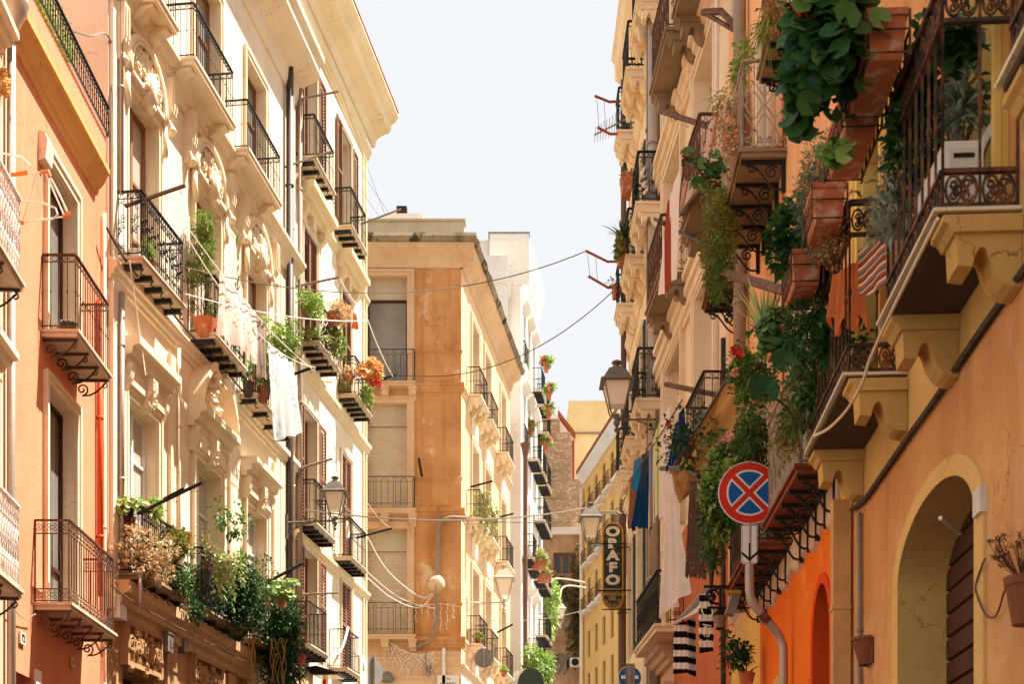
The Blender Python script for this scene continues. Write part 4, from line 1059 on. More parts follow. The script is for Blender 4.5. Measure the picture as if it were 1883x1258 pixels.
def potshape(mb, w, h, kind='round', l=None):
    if kind == 'round': mb.lathe([(w*.33, 0), (w*.47, h*.8), (w*.5, h*.82), (w*.52, h), (w*.44, h), (w*.42, h*.86), (.01, h*.86)], 14)
    elif kind == 'bowl': mb.lathe([(w*.2, 0), (w*.4, h*.3), (w*.49, h*.75), (w*.52, h), (w*.46, h), (w*.4, h*.8), (.01, h*.75)], 14)
    else:
        l = l or w*2.4
        a = [(-l*.46, -w*.4), (l*.46, -w*.4), (l*.46, w*.4), (-l*.46, w*.4)]; b = [(-l*.5, -w*.5), (l*.5, -w*.5), (l*.5, w*.5), (-l*.5, w*.5)]
        n = len(mb.v); mb.v += [(x, y, 0) for x, y in a]+[(x, y, h) for x, y in b]+[(x*.9, y*.85, h) for x, y in b]+[(x*.9, y*.85, h*.85) for x, y in b]
        mb.f.append((3+n, 2+n, 1+n, n))
        for k in (0, 4, 8):
            for i in range(4): j = (i+1) % 4; mb.f.append((n+k+i, n+k+j, n+k+4+j, n+k+4+i))
        mb.f.append((n+12, n+13, n+14, n+15)); mb.box(-l*.515, l*.515, -w*.53, -w*.49, h*.86, h*1.0); mb.box(-l*.515, l*.515, w*.49, w*.53, h*.86, h)
        mb.box(-l*.515, -l*.49, -w*.5, w*.5, h*.86, h); mb.box(l*.49, l*.515, -w*.5, w*.5, h*.86, h)
def plant(name, label, cat, Z, box, fol, leafm, pot=None, group=None, flowers=None, ry=None, stems=None, rot=0, two=None):
    """box = foliage extent in the photo at depth Z; pot = (kind, x0,y0,x1,y1, material); fol(mb, c, R) grows the leaves"""
    s = Z/FOC; x0, y0, x1, y1 = box
    R = (abs(x1-x0)/2*s, ry or abs(x1-x0)/2*s, abs(y1-y0)/2*s)
    base = P3((pot[1]+pot[3])/2, pot[4], Z) if pot else P3((x0+x1)/2, y1, Z)
    t = thing(name, label, cat, base, rot, group); c = P3((x0+x1)/2, (y0+y1)/2, Z)-base
    if rot: c = Vector((c.x*cos(-rot)-c.y*sin(-rot), c.x*sin(-rot)+c.y*cos(-rot), c.z))
    mb = MB(); fol(mb, c, R); mb.build('foliage', leafm, t)
    if two:
        mb = MB(); two[0](mb, c, R); mb.build('foliage', two[1], t)
    if pot:
        w, h = abs(pot[3]-pot[1])*s, abs(pot[4]-pot[2])*s
        mb = MB(); potshape(mb, w, h, pot[0], pot[6] if len(pot) > 6 else None); mb.build('pot', pot[5], t)
    if flowers:
        m, k, r = flowers[:3]; mb = MB()
        for _ in range(k):
            v = rv(); q = c+Vector((v.x*R[0], v.y*R[1], v.z*R[2]))*.95
            if len(flowers) > 3: f = flowers[3][_ % len(flowers[3])]; q = P3(f[0], f[1], Z)-base+rv(.02)-Vector((0, R[1]*.6, 0))
            for _2 in range(9): disc(mb, q+rv(r*.7), rv()+Vector((0, -.8, .2)), r*.5, 6, .2)
        mb.build('flowers', m, t)
    if stems:
        mb = MB(); twigs(mb, Vector((0, 0, (abs(pot[4]-pot[2])*s*.8 if pot else 0))), (R[0], R[1], R[2]*1.6), stems, .008 if Z < 15 else .012); mb.build('stems', 'twig', t)
    return t
def B(n, L, w, k=7, kind='leaf', up=.3): return lambda mb, c, R: bush(mb, c, R, n, L, w, k, kind, up)
def Hg(n, L, w, step=.035, sway=.1): return lambda mb, c, R: strands(mb, c+Vector((-R[0], 0, R[2])), c+Vector((R[0], 0, R[2])), n, R[2]*1.0, R[2]*2, L, w, step, sway)
def Bl(n, w, droop=.6, spread=.7): return lambda mb, c, R: blades(mb, c-Vector((0, 0, R[2])), n, R[2]*2.1, w, droop, spread)

# ------------------------------------------------------------------ other builders
def pole(label, pts, r=.02, mat='brown pipe', strut=None, hooks=3, group='laundry poles reaching out over the street', name='laundry_pole', thick=True):
    P = [P3(*p) for p in pts]; o = P[0]
    mb = MB(); mb.tube([p-o for p in P], r, 6)
    if strut: mb.tube([P3(*p)-o for p in strut], r*.7, 5)
    for i in range(hooks):
        t = (i+.7)/hooks; a = P[0].lerp(P[-1], min(t, .97))-o if len(P) == 2 else P[1].lerp(P[-1], t)-o
        mb.tube([a+Vector((0, 0, -r)), a+Vector((0, 0, -r-.06)), a+Vector((.03, 0, -r-.08)), a+Vector((.04, 0, -r-.05))], .006, 4)
    return single(mb, name, mat, label, 'pole', o, 0, group)
def cable(label, pts, r=.012, mat='clothes line', sag=0, name='cable', cat='cable', group=None, n=14):
    P = [P3(*p) if not isinstance(p, Vector) else p for p in pts]; o = P[0]; Q = []
    if len(P) == 2: Q = [P[0].lerp(P[1], i/n)-o-Vector((0, 0, sag*4*(i/n)*(1-i/n))) for i in range(n+1)]
    else:
        for i in range(len(P)-1):
            p0, p1, p2, p3 = P[max(i-1, 0)], P[i], P[i+1], P[min(i+2, len(P)-1)]
            for k in range(6):
                t = k/6; Q.append(.5*((2*p1)+(p2-p0)*t+(2*p0-5*p1+4*p2-p3)*t*t+(3*p1-p0-3*p2+p3)*t**3)-o)
        Q.append(P[-1]-o)
    mb = MB(); mb.tube(Q, r, 5)
    return single(mb, name, mat, label, cat, o, 0, group)
def drape(name, label, mat, TL, TR, BL, BR, folds=3, amp=.06, nx=28, nz=22, cat='laundry', group='laundry hung out over the street', hem=.03, belly=0, scallop=0):
    a, b, c, d = (P3(*q) for q in (TL, TR, BL, BR)); o = a
    nm = (b-a).cross(c-a)
    nm = nm.normalized() if nm.length > 1e-6 else Vector((0, -1, 0)); ph = rnd.random()*6; mb = MB()
    def fn(u, v):
        p = a.lerp(b, u).lerp(c.lerp(d, u), v); k = sin(2*pi*folds*u+ph+.7*sin(3*v))+.45*sin(2*pi*folds*2.3*u+ph*2+v*2)
        p = p+nm*(amp*(.25+.75*v)*k)+nm*(belly*sin(pi*u)*sin(pi*v*.6))
        dz = hem*v*(sin(2*pi*folds*u*.7+ph)+.3*sin(9*u))
        if scallop and v > .999: dz += scallop*abs(sin(pi*u*6))
        return p+Vector((0, 0, -dz))-o
    mb.grid(fn, nx, nz)
    return single(mb, name, mat, label, cat, o, 0, group, True)
def lantern(label, mount, tip, H, mat='lamp metal', group='street lamps on wall brackets', arm=True, hang=False, scroll=True):
    """tip = point of the arm above / on which the lantern sits"""
    m, p = P3(*mount), P3(*tip); t = thing('street_lamp', label, 'street lamp', m, 0, group); d = p-m
    mb = MB()
    if arm:
        mb.tube([(0, 0, 0), tuple(d)], .022, 8); mb.box(-.03, .03, -.06, .02, -.35, .18)
        if scroll:
            e = d*.5; mb.tube([(0, 0, -.3)]+[tuple(d*(.5*k/8)+Vector((0, 0, -.3+.26*sin(pi/2*k/8)**.7))) for k in range(1, 9)], .014, 6)
        mb.build('arm', mat, t)
    k = H/.9; z0 = 0 if not hang else -H*.95
    def off(pr): return [(r*k, z*k+z0) for r, z in pr]
    mb = MB(); mb.lathe(off([(.02, -.2), (.045, -.16), (.02, -.12), (.05, -.07), (.055, -.03), (.03, 0), (.03, .05), (.05, .08)]), 8, tuple(d))
    for q in range(4):
        a = pi/4+q*pi/2; mb.tube([tuple(d+Vector((r*k*cos(a), r*k*sin(a), z*k+z0))) for r, z in ((.03, .02), (.1, .05), (.15, .12), (.175, .2))], .012*k, 4)
        mb.tube([tuple(d+Vector((r*k*cos(a), r*k*sin(a), z*k+z0))) for r, z in ((.172, .2), (.285, .56))], .012*k, 4)
    mb.build('frame', mat, t)
    mb = MB(); mb.lathe(off([(.165, .2), (.275, .555)]), 4, tuple(d)); mb.build('glass_pane', 'milk glass', t)
    mb = MB(); mb.lathe(off([(.36, .54), (.365, .56), (.29, .6), (.2, .72), (.17, .76), (.1, .775)]), 4, tuple(d)); mb.lathe(off([(.1, .77), (.09, .8), (.05, .81), (.05, .84), (.08, .86), (.08, .885), (.045, .905), (.01, .92)]), 10, tuple(d)); mb.build('cap', mat, t, False)
    return t
def text(s, size, mat, parent, loc, rot=(pi/2, 0, 0), bold=0.0, ext=.004, name='lettering', scale=(1, 1, 1), shear=0, rows=None):
    """lettering standing in the parent's x-z plane; rows = [(string, x, z, size, turn)]"""
    V, Fc = [], []
    for st, x, z, sz, turn in (rows or [(s, 0, 0, size, 0)]):
        cu = bpy.data.curves.new('txt', 'FONT'); cu.body = st; cu.size = sz; cu.align_x = 'CENTER'; cu.align_y = 'CENTER'; cu.offset = bold*sz; cu.extrude = ext; cu.shear = shear
        ob = bpy.data.objects.new('txt', cu); COL.objects.link(ob); dg = bpy.context.evaluated_depsgraph_get()
        me = bpy.data.meshes.new_from_object(ob.evaluated_get(dg)); n = len(V)
        for v in me.vertices:
            a, b = v.co.x*scale[0], v.co.y*scale[1]; V.append((x+a*cos(turn)-b*sin(turn), z+a*sin(turn)+b*cos(turn), v.co.z))
        Fc += [tuple(n+i for i in p.vertices) for p in me.polygons]
        bpy.data.objects.remove(ob); bpy.data.curves.remove(cu); bpy.data.meshes.remove(me)
    mb = MB(); mb.v, mb.f = V, Fc; o = mb.build(name, mat, parent); o.location = loc; o.rotation_euler = rot
    return o
# ------------------------------------------------------------------ things on the left side
LG = 'laundry poles reaching out over the street'
zl = lambda f, px, off=0: f.hit(px, off)[1]
# wire drying rack on the white balcony
Z = 17.3; o = P3(60, 320, Z); t = thing('drying_rack', 'white wire drying rack with orange joints hung on the white balcony rail', 'drying rack', o)
L = lambda *pts: [P3(x, y, Z+dz)-o for x, y, dz in pts]
mb = MB()
for pts in (((-60, 278, 1), (0, 281, .3), (40, 289, 0), (57, 304, 0), (50, 318, 0), (0, 323, .5), (-60, 330, 1)), ((50, 318, 0), (78, 316, 0), (90, 321, 0), (108, 355, .1), (126, 394, .2)), ((126, 394, .2), (118, 398, .2), (40, 409, .2), (28, 405, .2), (-10, 345, .4)), ((35, 369, .1), (80, 374, .1), (102, 382, .1), (106, 394, .1), (98, 402, .1), (60, 406, .2)), ((78, 318, 0), (78, 404, .2)), ((84, 318, 0), (118, 396, .2)), ((66, 318, 0), (40, 408, .3))):
    mb.tube(L(*pts), .012, 6)
mb.build('wire_frame', 'white rope', t)
for pts in (((22, 321, .1), (50, 317, 0)), ((76, 316, 0), (89, 317, 0), (92, 325, 0)), ((127, 388, .2), (126, 396, .2), (116, 399, .2)), ((28, 403, .2), (32, 409, .2), (44, 409, .2))):
    MB().tube(L(*pts), .026, 7).build('joint', 'orange rope', t)
for k, (x0, y0, x1, y1) in enumerate(((52, -60, 88, 60), (78, 10, 118, 100), (100, 50, 138, 140))):
    plant('climbing_plant', ['pale climbing plant woven through the roof terrace rail, nearest the gutter', 'pale climbing plant woven through the middle of the roof terrace rail', 'pale climbing plant at the far end of the roof terrace rail'][k], 'plant', 20.2+.9*k, (x0, y0, x1, y1), B(260, .09, .06, 9), ['leaf bright', 'leaf agave', 'leaf fresh'][k], ry=.25)
u = FL1.u(126, .3); q = FL1.w(u, .3, 9.53); t = thing('flower_bowl', 'dark cut out planter bowl standing on the upper salmon house balcony', 'planter', q)
mb = MB(); potshape(mb, .26, .17, 'bowl'); mb.build('bowl', 'dark pot', t); mb = MB()
for k in range(12): a = k*pi/6; mb.blob((.125*cos(a), .125*sin(a), .17), .022, 5)
mb.build('rim', 'grey metal', t)
def tile(px, py, w, h, fc, label, txt=None, m='plaque stone', name='number_tile', cat='number tile'):
    q = fc.at(px, py, .02); t = thing(name, label, cat, q, fc.ang); MB().box(-w/2, w/2, -.012, .018, -h/2, h/2).build('plate', m, t)
    if txt: text(txt[0], txt[1], txt[2], t, (0, -.014, txt[3] if len(txt) > 3 else 0), bold=.02)
    return t
tile(41, 1175, .2, .16, FL1, 'small white house number tile above the dark doorway', ('72', .13, 'sign black')); tile(133, 1220, .17, .14, FL1, 'small gold rimmed number tile above the fanlight', ('7', .1, 'sign black'), 'sign gold')
tile(70, 1247, .24, .2, FL1, 'white plaque between doorway and fanlight', None, 'sign white', 'plaque', 'plaque'); tile(300, 1243, .2, .13, FL2, 'little white plaque on the peeling palazzo ground floor', None, 'sign white', 'plaque', 'plaque')
def meter(px, py, fc, w, h, d, label, m='white frame'):
    q = fc.at(px, py, d/2); t = thing('electric_box', label, 'electric box', q, fc.ang); MB().box(-w/2, w/2, -d/2, d/2-.01, -h/2, h/2).build('case', m, t)
    MB().prism([(-d/2-.02, h/2), (d/2, h/2+.03), (d/2, h/2), (-d/2-.02, h/2-.02)], -w/2-.02, w/2+.02).build('hood', m, t); return t
meter(208, 1098, FL1, .35, .45, .15, 'tall beige electric box beside the orange pipe foot', 'beige stucco trim'); meter(216, 1120, FL2, .3, .35, .2, 'white electric box under the palazzo ledge')
meter(303, 1183, FL2, .26, .34, .22, 'larger grey box lamp on the palazzo ground floor', 'sign metal grey'); meter(335, 1190, FL2, .2, .22, .16, 'smaller grey box lamp on the palazzo ground floor', 'sign metal grey')
meter(247, 490, FL2, .2, .5, .25, 'pale cable bracket bolted below the first palazzo balcony')
cable('thin drooping wire from the gutter pipe to the lower salmon balcony', [Vector(FL1.at(22, 1115, .1)), Vector(FL1.at(42, 1137, .06)), Vector(FL1.at(66, 1130, .1))], .008, 'grey pipe')
cable('bundle of cables running along the palazzo ledge', [Vector(FL2.w(FL2.u(x, .22), .22, z)) for x, z in ((196, 12.25), (240, 12.05), (290, 12.1), (345, 12.06), (420, 12.12), (500, 12.06))], .022, 'dark wire cable')
cable('slack pale wire hanging from the cable bracket to the lower window', [Vector(FL2.at(238, 478, .35)), Vector(FL2.at(258, 620, .3)), Vector(FL2.at(268, 690, .4))], .01, 'white rope')
cable('cable clipped along the dark palazzo ground floor cornice', [Vector(FL2.w(FL2.u(x, .44), .44, z)) for x, z in ((206, 6.5), (250, 6.42), (330, 6.4), (420, 6.42), (520, 6.4))], .018, 'brown pipe')
cable('old cables down the corner of the salmon house', [Vector(FL1.at(120, 52, -.05)), Vector(FL1.at(165, 65, .05)), Vector(FL2.at(203, 75, .02)), Vector(FL2.at(203, 240, .05)), Vector(FL2.at(204, 470, .06))], .018, 'grey pipe')
# laundry poles, left
pole('brown pole at the first palazzo balcony corner', [(230, 379, 23.2), (340, 341, 23.6)], .035, 'brown pipe', None, 4, LG)
pole('dark pole with a strut over the first leafy balcony', [(252, 946, 23.2), (371, 888, 23.4)], .03, 'iron', [(300, 918, 23.3), (338, 898, 23.3)], 3, LG)
pole('dark pole rising from the trailing plants by the drainpipe', [(479, 1078, 30), (556, 1037, 30.4)], .035, 'iron', [(505, 1084, 30.2), (540, 1047, 30.3)], 3, LG)
pole('short dark pole beside the grey patterned sheet', [(533, 691, 30.5), (577, 675, 30.5)], .035, 'iron', None, 2, LG)
pole('top pole across the highest brown shutters', [(544, 183, 33.8), (622, 168, 34)], .03, 'grey pipe', None, 3, LG)
pole('thin pole slanting past the highest railing', [(518, 309, 33), (609, 278, 33.4)], .025, 'grey pipe', None, 1, LG)
pole('pole above the balcony with hanging baskets', [(543, 527, 33.8), (623, 510, 34)], .03, 'grey pipe', None, 3, LG)
pole('pole above the railing behind the big lantern', [(545, 864, 33.8), (611, 844, 34)], .03, 'grey pipe', None, 2, LG)
pole('level pole above the dark lowest railing', [(556, 1094, 33.8), (622, 1091, 34)], .025, 'grey pipe', None, 2, LG)
pole('pole on the third storey reaching over the corner', [(655, 990, 38.3), (721, 972, 38.3)], .03, 'iron', None, 2, LG)
pole('pole by the orange dried bush', [(697, 701, 39.5), (731, 687, 39.5)], .035, 'iron', None, 2, LG)
pole('pole on the roof line beside the vent', [(664, 412, 39.5), (738, 384, 39.5)], .03, 'grey pipe', None, 3, LG)
pole('pole over the creeper balcony of the corner house', [(865, 896, 46), (906, 885, 46)], .035, 'iron', None, 2, LG)
pole('pole over the middle balcony of the corner house', [(917, 952, 49), (944, 945, 49)], .035, 'iron', None, 1, LG)
pole('low pole on the corner house behind its lantern', [(914, 1164, 49), (943, 1149, 49)], .035, 'iron', None, 1, LG)
pole('short upright iron bar on the ochre pier', [(770, 843, 44.6), (776, 877, 44.7)], .04, 'iron', None, 0, LG)
# rope and sheets
for k, (a, b, c) in enumerate((((337, 424, 24.2), (580, 676, 30.5), .5), ((345, 418, 24.3), (578, 682, 30.6), .2), ((340, 540, 24.4), (676, 590, 33), .15))):
    cable(['lower of the two clothes lines carrying the sheets', 'upper of the two clothes lines carrying the sheets', 'slack line from the conifer to the basket balcony'][k], [a, b], .011, 'white rope', c, 'clothes_line', 'clothes line')
drape('bed_sheet', 'pink floral bed sheet pegged on the line in front of the palazzo', 'pink floral sheet', (404, 498, 25.8), (470, 574, 27.4), (398, 616, 25.6), (474, 672, 27.2), 3, .05, belly=-.12, hem=.02)
drape('shirt', 'grey striped shirt hung between the two big sheets', 'grey cloth', (469, 573, 27.4), (486, 598, 27.8), (473, 690, 27.3), (487, 696, 27.7), 2, .05); drape('dark_vest', 'narrow dark lace vest beside the pink sheet', 'dark lace', (468, 572, 27.5), (474, 582, 27.6), (470, 640, 27.5), (476, 645, 27.6), 1, .03)
drape('patterned_sheet', 'long white sheet with grey blue print, lowest on the line', 'blue toile sheet', (492, 628, 28.0), (538, 668, 29.2), (499, 812, 27.8), (553, 798, 28.9), 3, .055, hem=.02)
# palazzo plants
plant('potted_conifer', 'tall feathery potted conifer filling the middle palazzo balcony', 'conifer', 26.6, (344, 392, 400, 520), lambda mb, c, R: [bush(mb, c+Vector((R[0]*.2*rnd.uniform(-1, 1), 0, R[2]*(k/5-1)*.95)), (R[0]*(1-.4*k/10), R[0]*.8, R[2]*.2), 170, .13, .035, 5, 'leaf', .7) for k in range(10)], 'leaf cypress', ('bowl', 356, 588, 398, 622, 'terracotta pot'), stems=8)
plant('potted_fern', 'small green pot plant behind the middle palazzo rail', 'plant', 26.9, (372, 560, 400, 592), B(140, .1, .05), 'leaf fresh', ('round', 362, 590, 376, 612, 'terracotta pot'))
plant('tall_reed', 'thin tall reed growing beside the carved window', 'plant', 28.6, (428, 430, 444, 535), lambda mb, c, R: [leaf(mb, c+Vector((rv(.06).x, 0, rnd.uniform(-1, 1)*R[2])), Vector((rnd.uniform(-.6, .6), 0, 1)), .28, .04) for _ in range(40)], 'leaf bright', stems=3)
plant('leafy_bush', 'bright green leafy bush behind the hanging sheets', 'bush', 29.6, (482, 580, 552, 692), B(1100, .12, .07, 12), 'leaf fresh', ('round', 487, 706, 497, 735, 'dark pot'), stems=14)
plant('potted_grass', 'brown pot of grass left of the leafy bush', 'plant', 29.2, (446, 672, 470, 702), B(150, .13, .03, 5), 'leaf mid', ('round', 446, 703, 467, 730, 'dark pot')); plant('potted_grass', 'brown pot of herbs partly behind the patterned sheet', 'plant', 29.4, (472, 690, 494, 716), B(150, .13, .03, 5), 'leaf mid', ('round', 473, 712, 494, 741, 'brown pot'))
plant('potted_shrub', 'small shrub in a round pot on the first palazzo balcony', 'plant', 23.6, (260, 436, 286, 486), B(120, .09, .05, 6), 'leaf fresh', ('bowl', 262, 480, 286, 498, 'brown pot'), stems=6)
plant('geranium', 'green geranium in a black pot at the near end of the leafy balcony', 'plant', 23.3, (212, 913, 262, 950), B(320, .1, .08, 8, 'disc'), 'leaf bright', ('round', 222, 938, 246, 962, 'black metal'), flowers=('petal red', 4, .06))
t = thing('hanging_pot', 'empty terracotta pot hooked on the rail below the geranium', 'pot', P3(238, 988, 23.35)); mb = MB(); potshape(mb, .2, .32); mb.build('pot', 'terracotta pot', t); mb = MB(); mb.tube([(.1*cos(a*pi/5), .1*sin(a*pi/5), .22) for a in range(11)], .008, 4); mb.build('hook_ring', 'iron', t)
plant('trailing_plant', 'pale trailing plant under the dark pole', 'plant', 23.6, (272, 918, 306, 962), B(220, .1, .06, 6), 'leaf bright', ry=.25)
plant('dry_bush', 'big dry straw coloured bush spilling over the first leafy balcony', 'bush', 23.4, (214, 980, 318, 1066), B(1500, .09, .055, 18), 'leaf dry', ry=.4, stems=26, two=(B(500, .1, .02, 12), 'leaf straw'))
plant('leafy_plant', 'olive green plant beside the dry bush', 'plant', 24.6, (296, 962, 352, 1032), B(600, .1, .07, 10), 'leaf olive', ry=.35, stems=8); plant('leafy_plant', 'fresh green plant hanging under the olive one', 'plant', 24.6, (300, 1030, 346, 1090), B(420, .1, .06, 8), 'leaf mid', ry=.3)
t = thing('hanging_pot', 'small terracotta pot on the rail right of the olive plant', 'pot', P3(343, 1006, 25.3)); mb = MB(); potshape(mb, .2, .24); mb.build('pot', 'terracotta pot', t); mb = MB(); mb.lathe([(.02, .22), (.09, .23), (.1, .25), (.02, .26)], 10); mb.build('saucer', 'dark pot', t)
plant('young_tree', 'spindly young tree with sparse leaves above the leafy balconies', 'tree', 26.8, (394, 918, 458, 985), B(170, .13, .08, 9), 'leaf mid', ('round', 402, 1050, 420, 1078, 'dark pot'), stems=7, ry=.5)
plant('succulent', 'branching succulent with bare stems left of the young tree', 'plant', 26.0, (362, 968, 402, 1050), B(170, .09, .04, 10), 'leaf olive', ('round', 370, 1050, 390, 1075, 'dark pot'), stems=16)
plant('ivy', 'pale variegated ivy trailing over the second leafy balcony', 'ivy', 26.2, (396, 1020, 440, 1130), Hg(22, .08, .06), 'vine pale', ry=.3); plant('ivy', 'dark ivy below the second leafy balcony rail', 'ivy', 26.6, (330, 1040, 425, 1130), Hg(26, .09, .05), 'leaf mid', ry=.3)
plant('yucca', 'spiky green yucca between the lower palazzo windows', 'plant', 28.2, (412, 1000, 470, 1045), Bl(60, .05, .5, .9), 'leaf fresh', ('round', 430, 1040, 452, 1066, 'terracotta pot'))
plant('hanging_bush', 'dense dark green bush under the yucca', 'bush', 27.6, (396, 1030, 492, 1168), B(3000, .1, .055, 26), 'leaf dark', ry=.5, two=(B(900, .1, .06, 18), 'leaf mid')); plant('hanging_bush', 'blue green bush low on the palazzo corner', 'bush', 27.0, (330, 1060, 418, 1152), B(1700, .1, .05, 20), 'leaf dark', ry=.4, two=(B(400, .09, .05, 12), 'leaf grey'))
plant('geranium', 'geranium in terracotta pots right of the yucca', 'plant', 29.2, (480, 1070, 545, 1105), B(520, .13, .1, 12, 'disc'), 'leaf fresh', ('round', 486, 1098, 503, 1118, 'terracotta pot'), flowers=('petal red', 4, .07)); t = thing('flower_pot', 'red flower pot on the rail near the drainpipe', 'pot', P3(518, 1118, 29.3)); mb = MB(); potshape(mb, .24, .26); mb.build('pot', 'terracotta pot', t); mb = MB(); mb.lathe([(.01, .2), (.1, .21)], 10); mb.build('soil', 'soil', t)
plant('hanging_bush', 'large dark curtain of foliage hanging by the drainpipe', 'bush', 30.0, (476, 1085, 556, 1265), B(5200, .12, .06, 40), 'leaf dark', ry=.5, two=(B(1100, .12, .07, 26), 'leaf mid'))
plant('hanging_roots', 'tangle of bare hanging roots below the yucca balcony', 'roots', 27.8, (446, 1150, 470, 1262), lambda mb, c, R: [mb.tube([c+Vector((x*(1-.02*k)+.03*sin(k*.8+x*90), x*.3, R[2]*(1-k/6))) for k in range(13)], .007, 4) for x in [rnd.uniform(-R[0], R[0]) for _ in range(12)]], 'dried stalk'); plant('hanging_roots', 'bare pale roots hanging under the dark foliage curtain', 'roots', 29.4, (500, 1180, 530, 1262), lambda mb, c, R: [mb.tube([c+Vector((x*(1-.02*k)+.03*sin(k*.8+x*90), -.3+x*.3, R[2]*(1-k/6))) for k in range(13)], .007, 4) for x in [rnd.uniform(-R[0], R[0]) for _ in range(9)]], 'dried stalk')
plant('trailing_plant', 'small dark plant hanging from the palazzo cornice', 'plant', 25.6, (350, 1098, 376, 1150), B(260, .09, .05, 8), 'leaf dark', ry=.25)
# shuttered house plants
plant('hanging_basket', 'pale green trailing basket plant at the near rail corner', 'plant', 33.9, (553, 544, 592, 580), B(420, .13, .07, 9), 'leaf bright', ('round', 552, 570, 564, 586, 'terracotta pot'), ry=.35); plant('hanging_basket', 'round straw coloured basket plant on a terracotta bowl', 'plant', 35.0, (597, 558, 640, 596), B(700, .11, .03, 9), 'leaf dry', ('bowl', 601, 576, 628, 598, 'terracotta pot'), two=(B(240, .14, .02, 6), 'leaf orange'))
plant('spider_plant', 'pale spider plant in blue grey pots behind the shuttered house rail', 'plant', 34.4, (562, 588, 604, 625), Bl(70, .04, .8, 1.0), 'leaf agave', ('round', 566, 608, 582, 628, 'sign metal grey')); plant('trailing_plant', 'yellow green plant trailing down the basket balcony', 'plant', 35.2, (590, 590, 626, 662), Hg(22, .11, .07, .05), 'leaf olive', ry=.3); plant('trailing_plant', 'fresh green plant hanging at the far end of the basket balcony', 'plant', 35.8, (614, 618, 636, 655), B(320, .13, .08, 7), 'leaf fresh', ry=.3)
plant('small_cactus', 'brown stemmed succulents at the foot of the basket balcony rail', 'plant', 34.0, (552, 596, 572, 628), B(110, .12, .05, 6), 'leaf olive', stems=8)
plant('dried_bush', 'orange dried flower bush leaning over the far balcony', 'bush', 38.2, (661, 657, 700, 702), B(700, .13, .1, 12, 'disc'), 'leaf orange', ry=.4, stems=10, flowers=('petal red', 3, .12, [(694, 706), (688, 710), (700, 712)])); plant('potted_herb', 'herb in a terracotta pot on the far balcony', 'plant', 37.9, (632, 672, 656, 694), B(240, .13, .05, 6), 'leaf dry', ('round', 634, 690, 652, 706, 'terracotta pot')); plant('leafy_plant', 'light green plant hanging off the far balcony corner', 'plant', 38.6, (662, 708, 684, 744), B(320, .14, .08, 8), 'leaf bright', ry=.3); plant('small_cactus', 'dry little plants along the far balcony floor', 'plant', 37.8, (618, 700, 645, 722), B(160, .12, .05, 7), 'leaf olive')
drape('ribbon', 'faded orange ribbon tied to the clothes line', 'orange rag', (650, 573, 37), (656, 580, 37), (646, 606, 37), (660, 606, 37), 2, .03, 8, 8, 'ribbon', None)
for k, (a, b) in enumerate((((675, 585, 37.5), (722, 692, 39)), ((624, 512, 34), (676, 580, 37.5)), ((676, 925, 38), (721, 972, 38.3)))): cable(['yellow cord from the ribbon down to the bush pole', 'line from the basket pole to the ribbon', 'pale cord down to the third storey pole'][k], [a, b], .014, 'white rope', .1, 'clothes_line', 'clothes line')
for k, (a, b) in enumerate((((628, 168, 34), (708, 395, 39.4)), ((632, 260, 34.5), (716, 392, 39.4)), ((660, 340, 37), (700, 400, 39.4)))): cable(['outermost thin line from top pole to roof pole', 'middle thin line from shutters to roof pole', 'innermost thin line from rail to roof pole'][k], [a, b], .006, 'clothes line', .05, 'clothes_line', 'clothes line')
q = FL3.at(551, 1210, .1); t = thing('alarm_box', 'red rounded alarm box below the lowest railing', 'alarm', q, FL3.ang); mb = MB(); mb.lathe([(.02, -.17), (.12, -.15), (.16, -.05), (.16, .06), (.1, .16), (.02, .17)], 12); mb.build('bell', 'red plastic', t, True); MB().box(-.1, .1, .02, .1, -.12, .12).build('base', 'white frame', t)
t = thing('floodlight', 'black wedge floodlight under the lowest railing', 'light', FL3.at(568, 1233, .1), FL3.ang); MB().prism([(.1, .06), (-.2, .1), (-.75, -.08), (-.75, -.12), (-.1, -.12)], -.05, .75).build('housing', 'black metal', t); MB().box(.0, .7, -.7, -.15, -.135, -.122).build('lens', 'milk glass', t)
cable('white hose looped from the lowest far balcony', [Vector(FL3.at(*q)) for q in ((640, 1155, .5), (632, 1185, .6), (622, 1205, .6), (613, 1222, .4))], .03, 'white frame', name='hose', cat='hose'); mb = MB(); mb.tube([(.12*cos(a*.5), -.02, .22*sin(a*.5)) for a in range(26)], .014, 5); mb.tube([(.14*cos(a*.5), -.04, .2*sin(a*.5)) for a in range(26)], .014, 5); single(mb, 'coiled_rope', 'white rope', 'coil of pale rope on the third storey far railing', 'rope', FL3.at(637, 975, .5), FL3.ang)
t = thing('shop_sign', 'orange shop sign edge at the foot of the shuttered house', 'sign', FL3.at(602, 1252, .3), FL3.ang); MB().box(-.3, .3, -.04, .04, -.6, .25).build('board', 'orange pipe', t); MB().box(-.1, .2, -.05, -.041, -.5, .12).build('emblem', 'sign cream', t)
q = FL3.at(667, 1238, .04); t = thing('wall_sign', 'pale mint green sign at the corner of the shuttered house', 'sign', q, FL3.ang); MB().box(-.35, .35, -.02, .03, -.35, .45).build('board', 'plaque stone', t); mb = MB(); mb.prism([(-.1, .05), (0, .3), (.12, .05)], -.028, -.021, 'y'); mb.build('emblem', 'leaf mid', t)
lantern('grey four sided street lamp on a bracket in front of the shuttered house', (527, 962, 31), (616, 958, 31.4), .98)
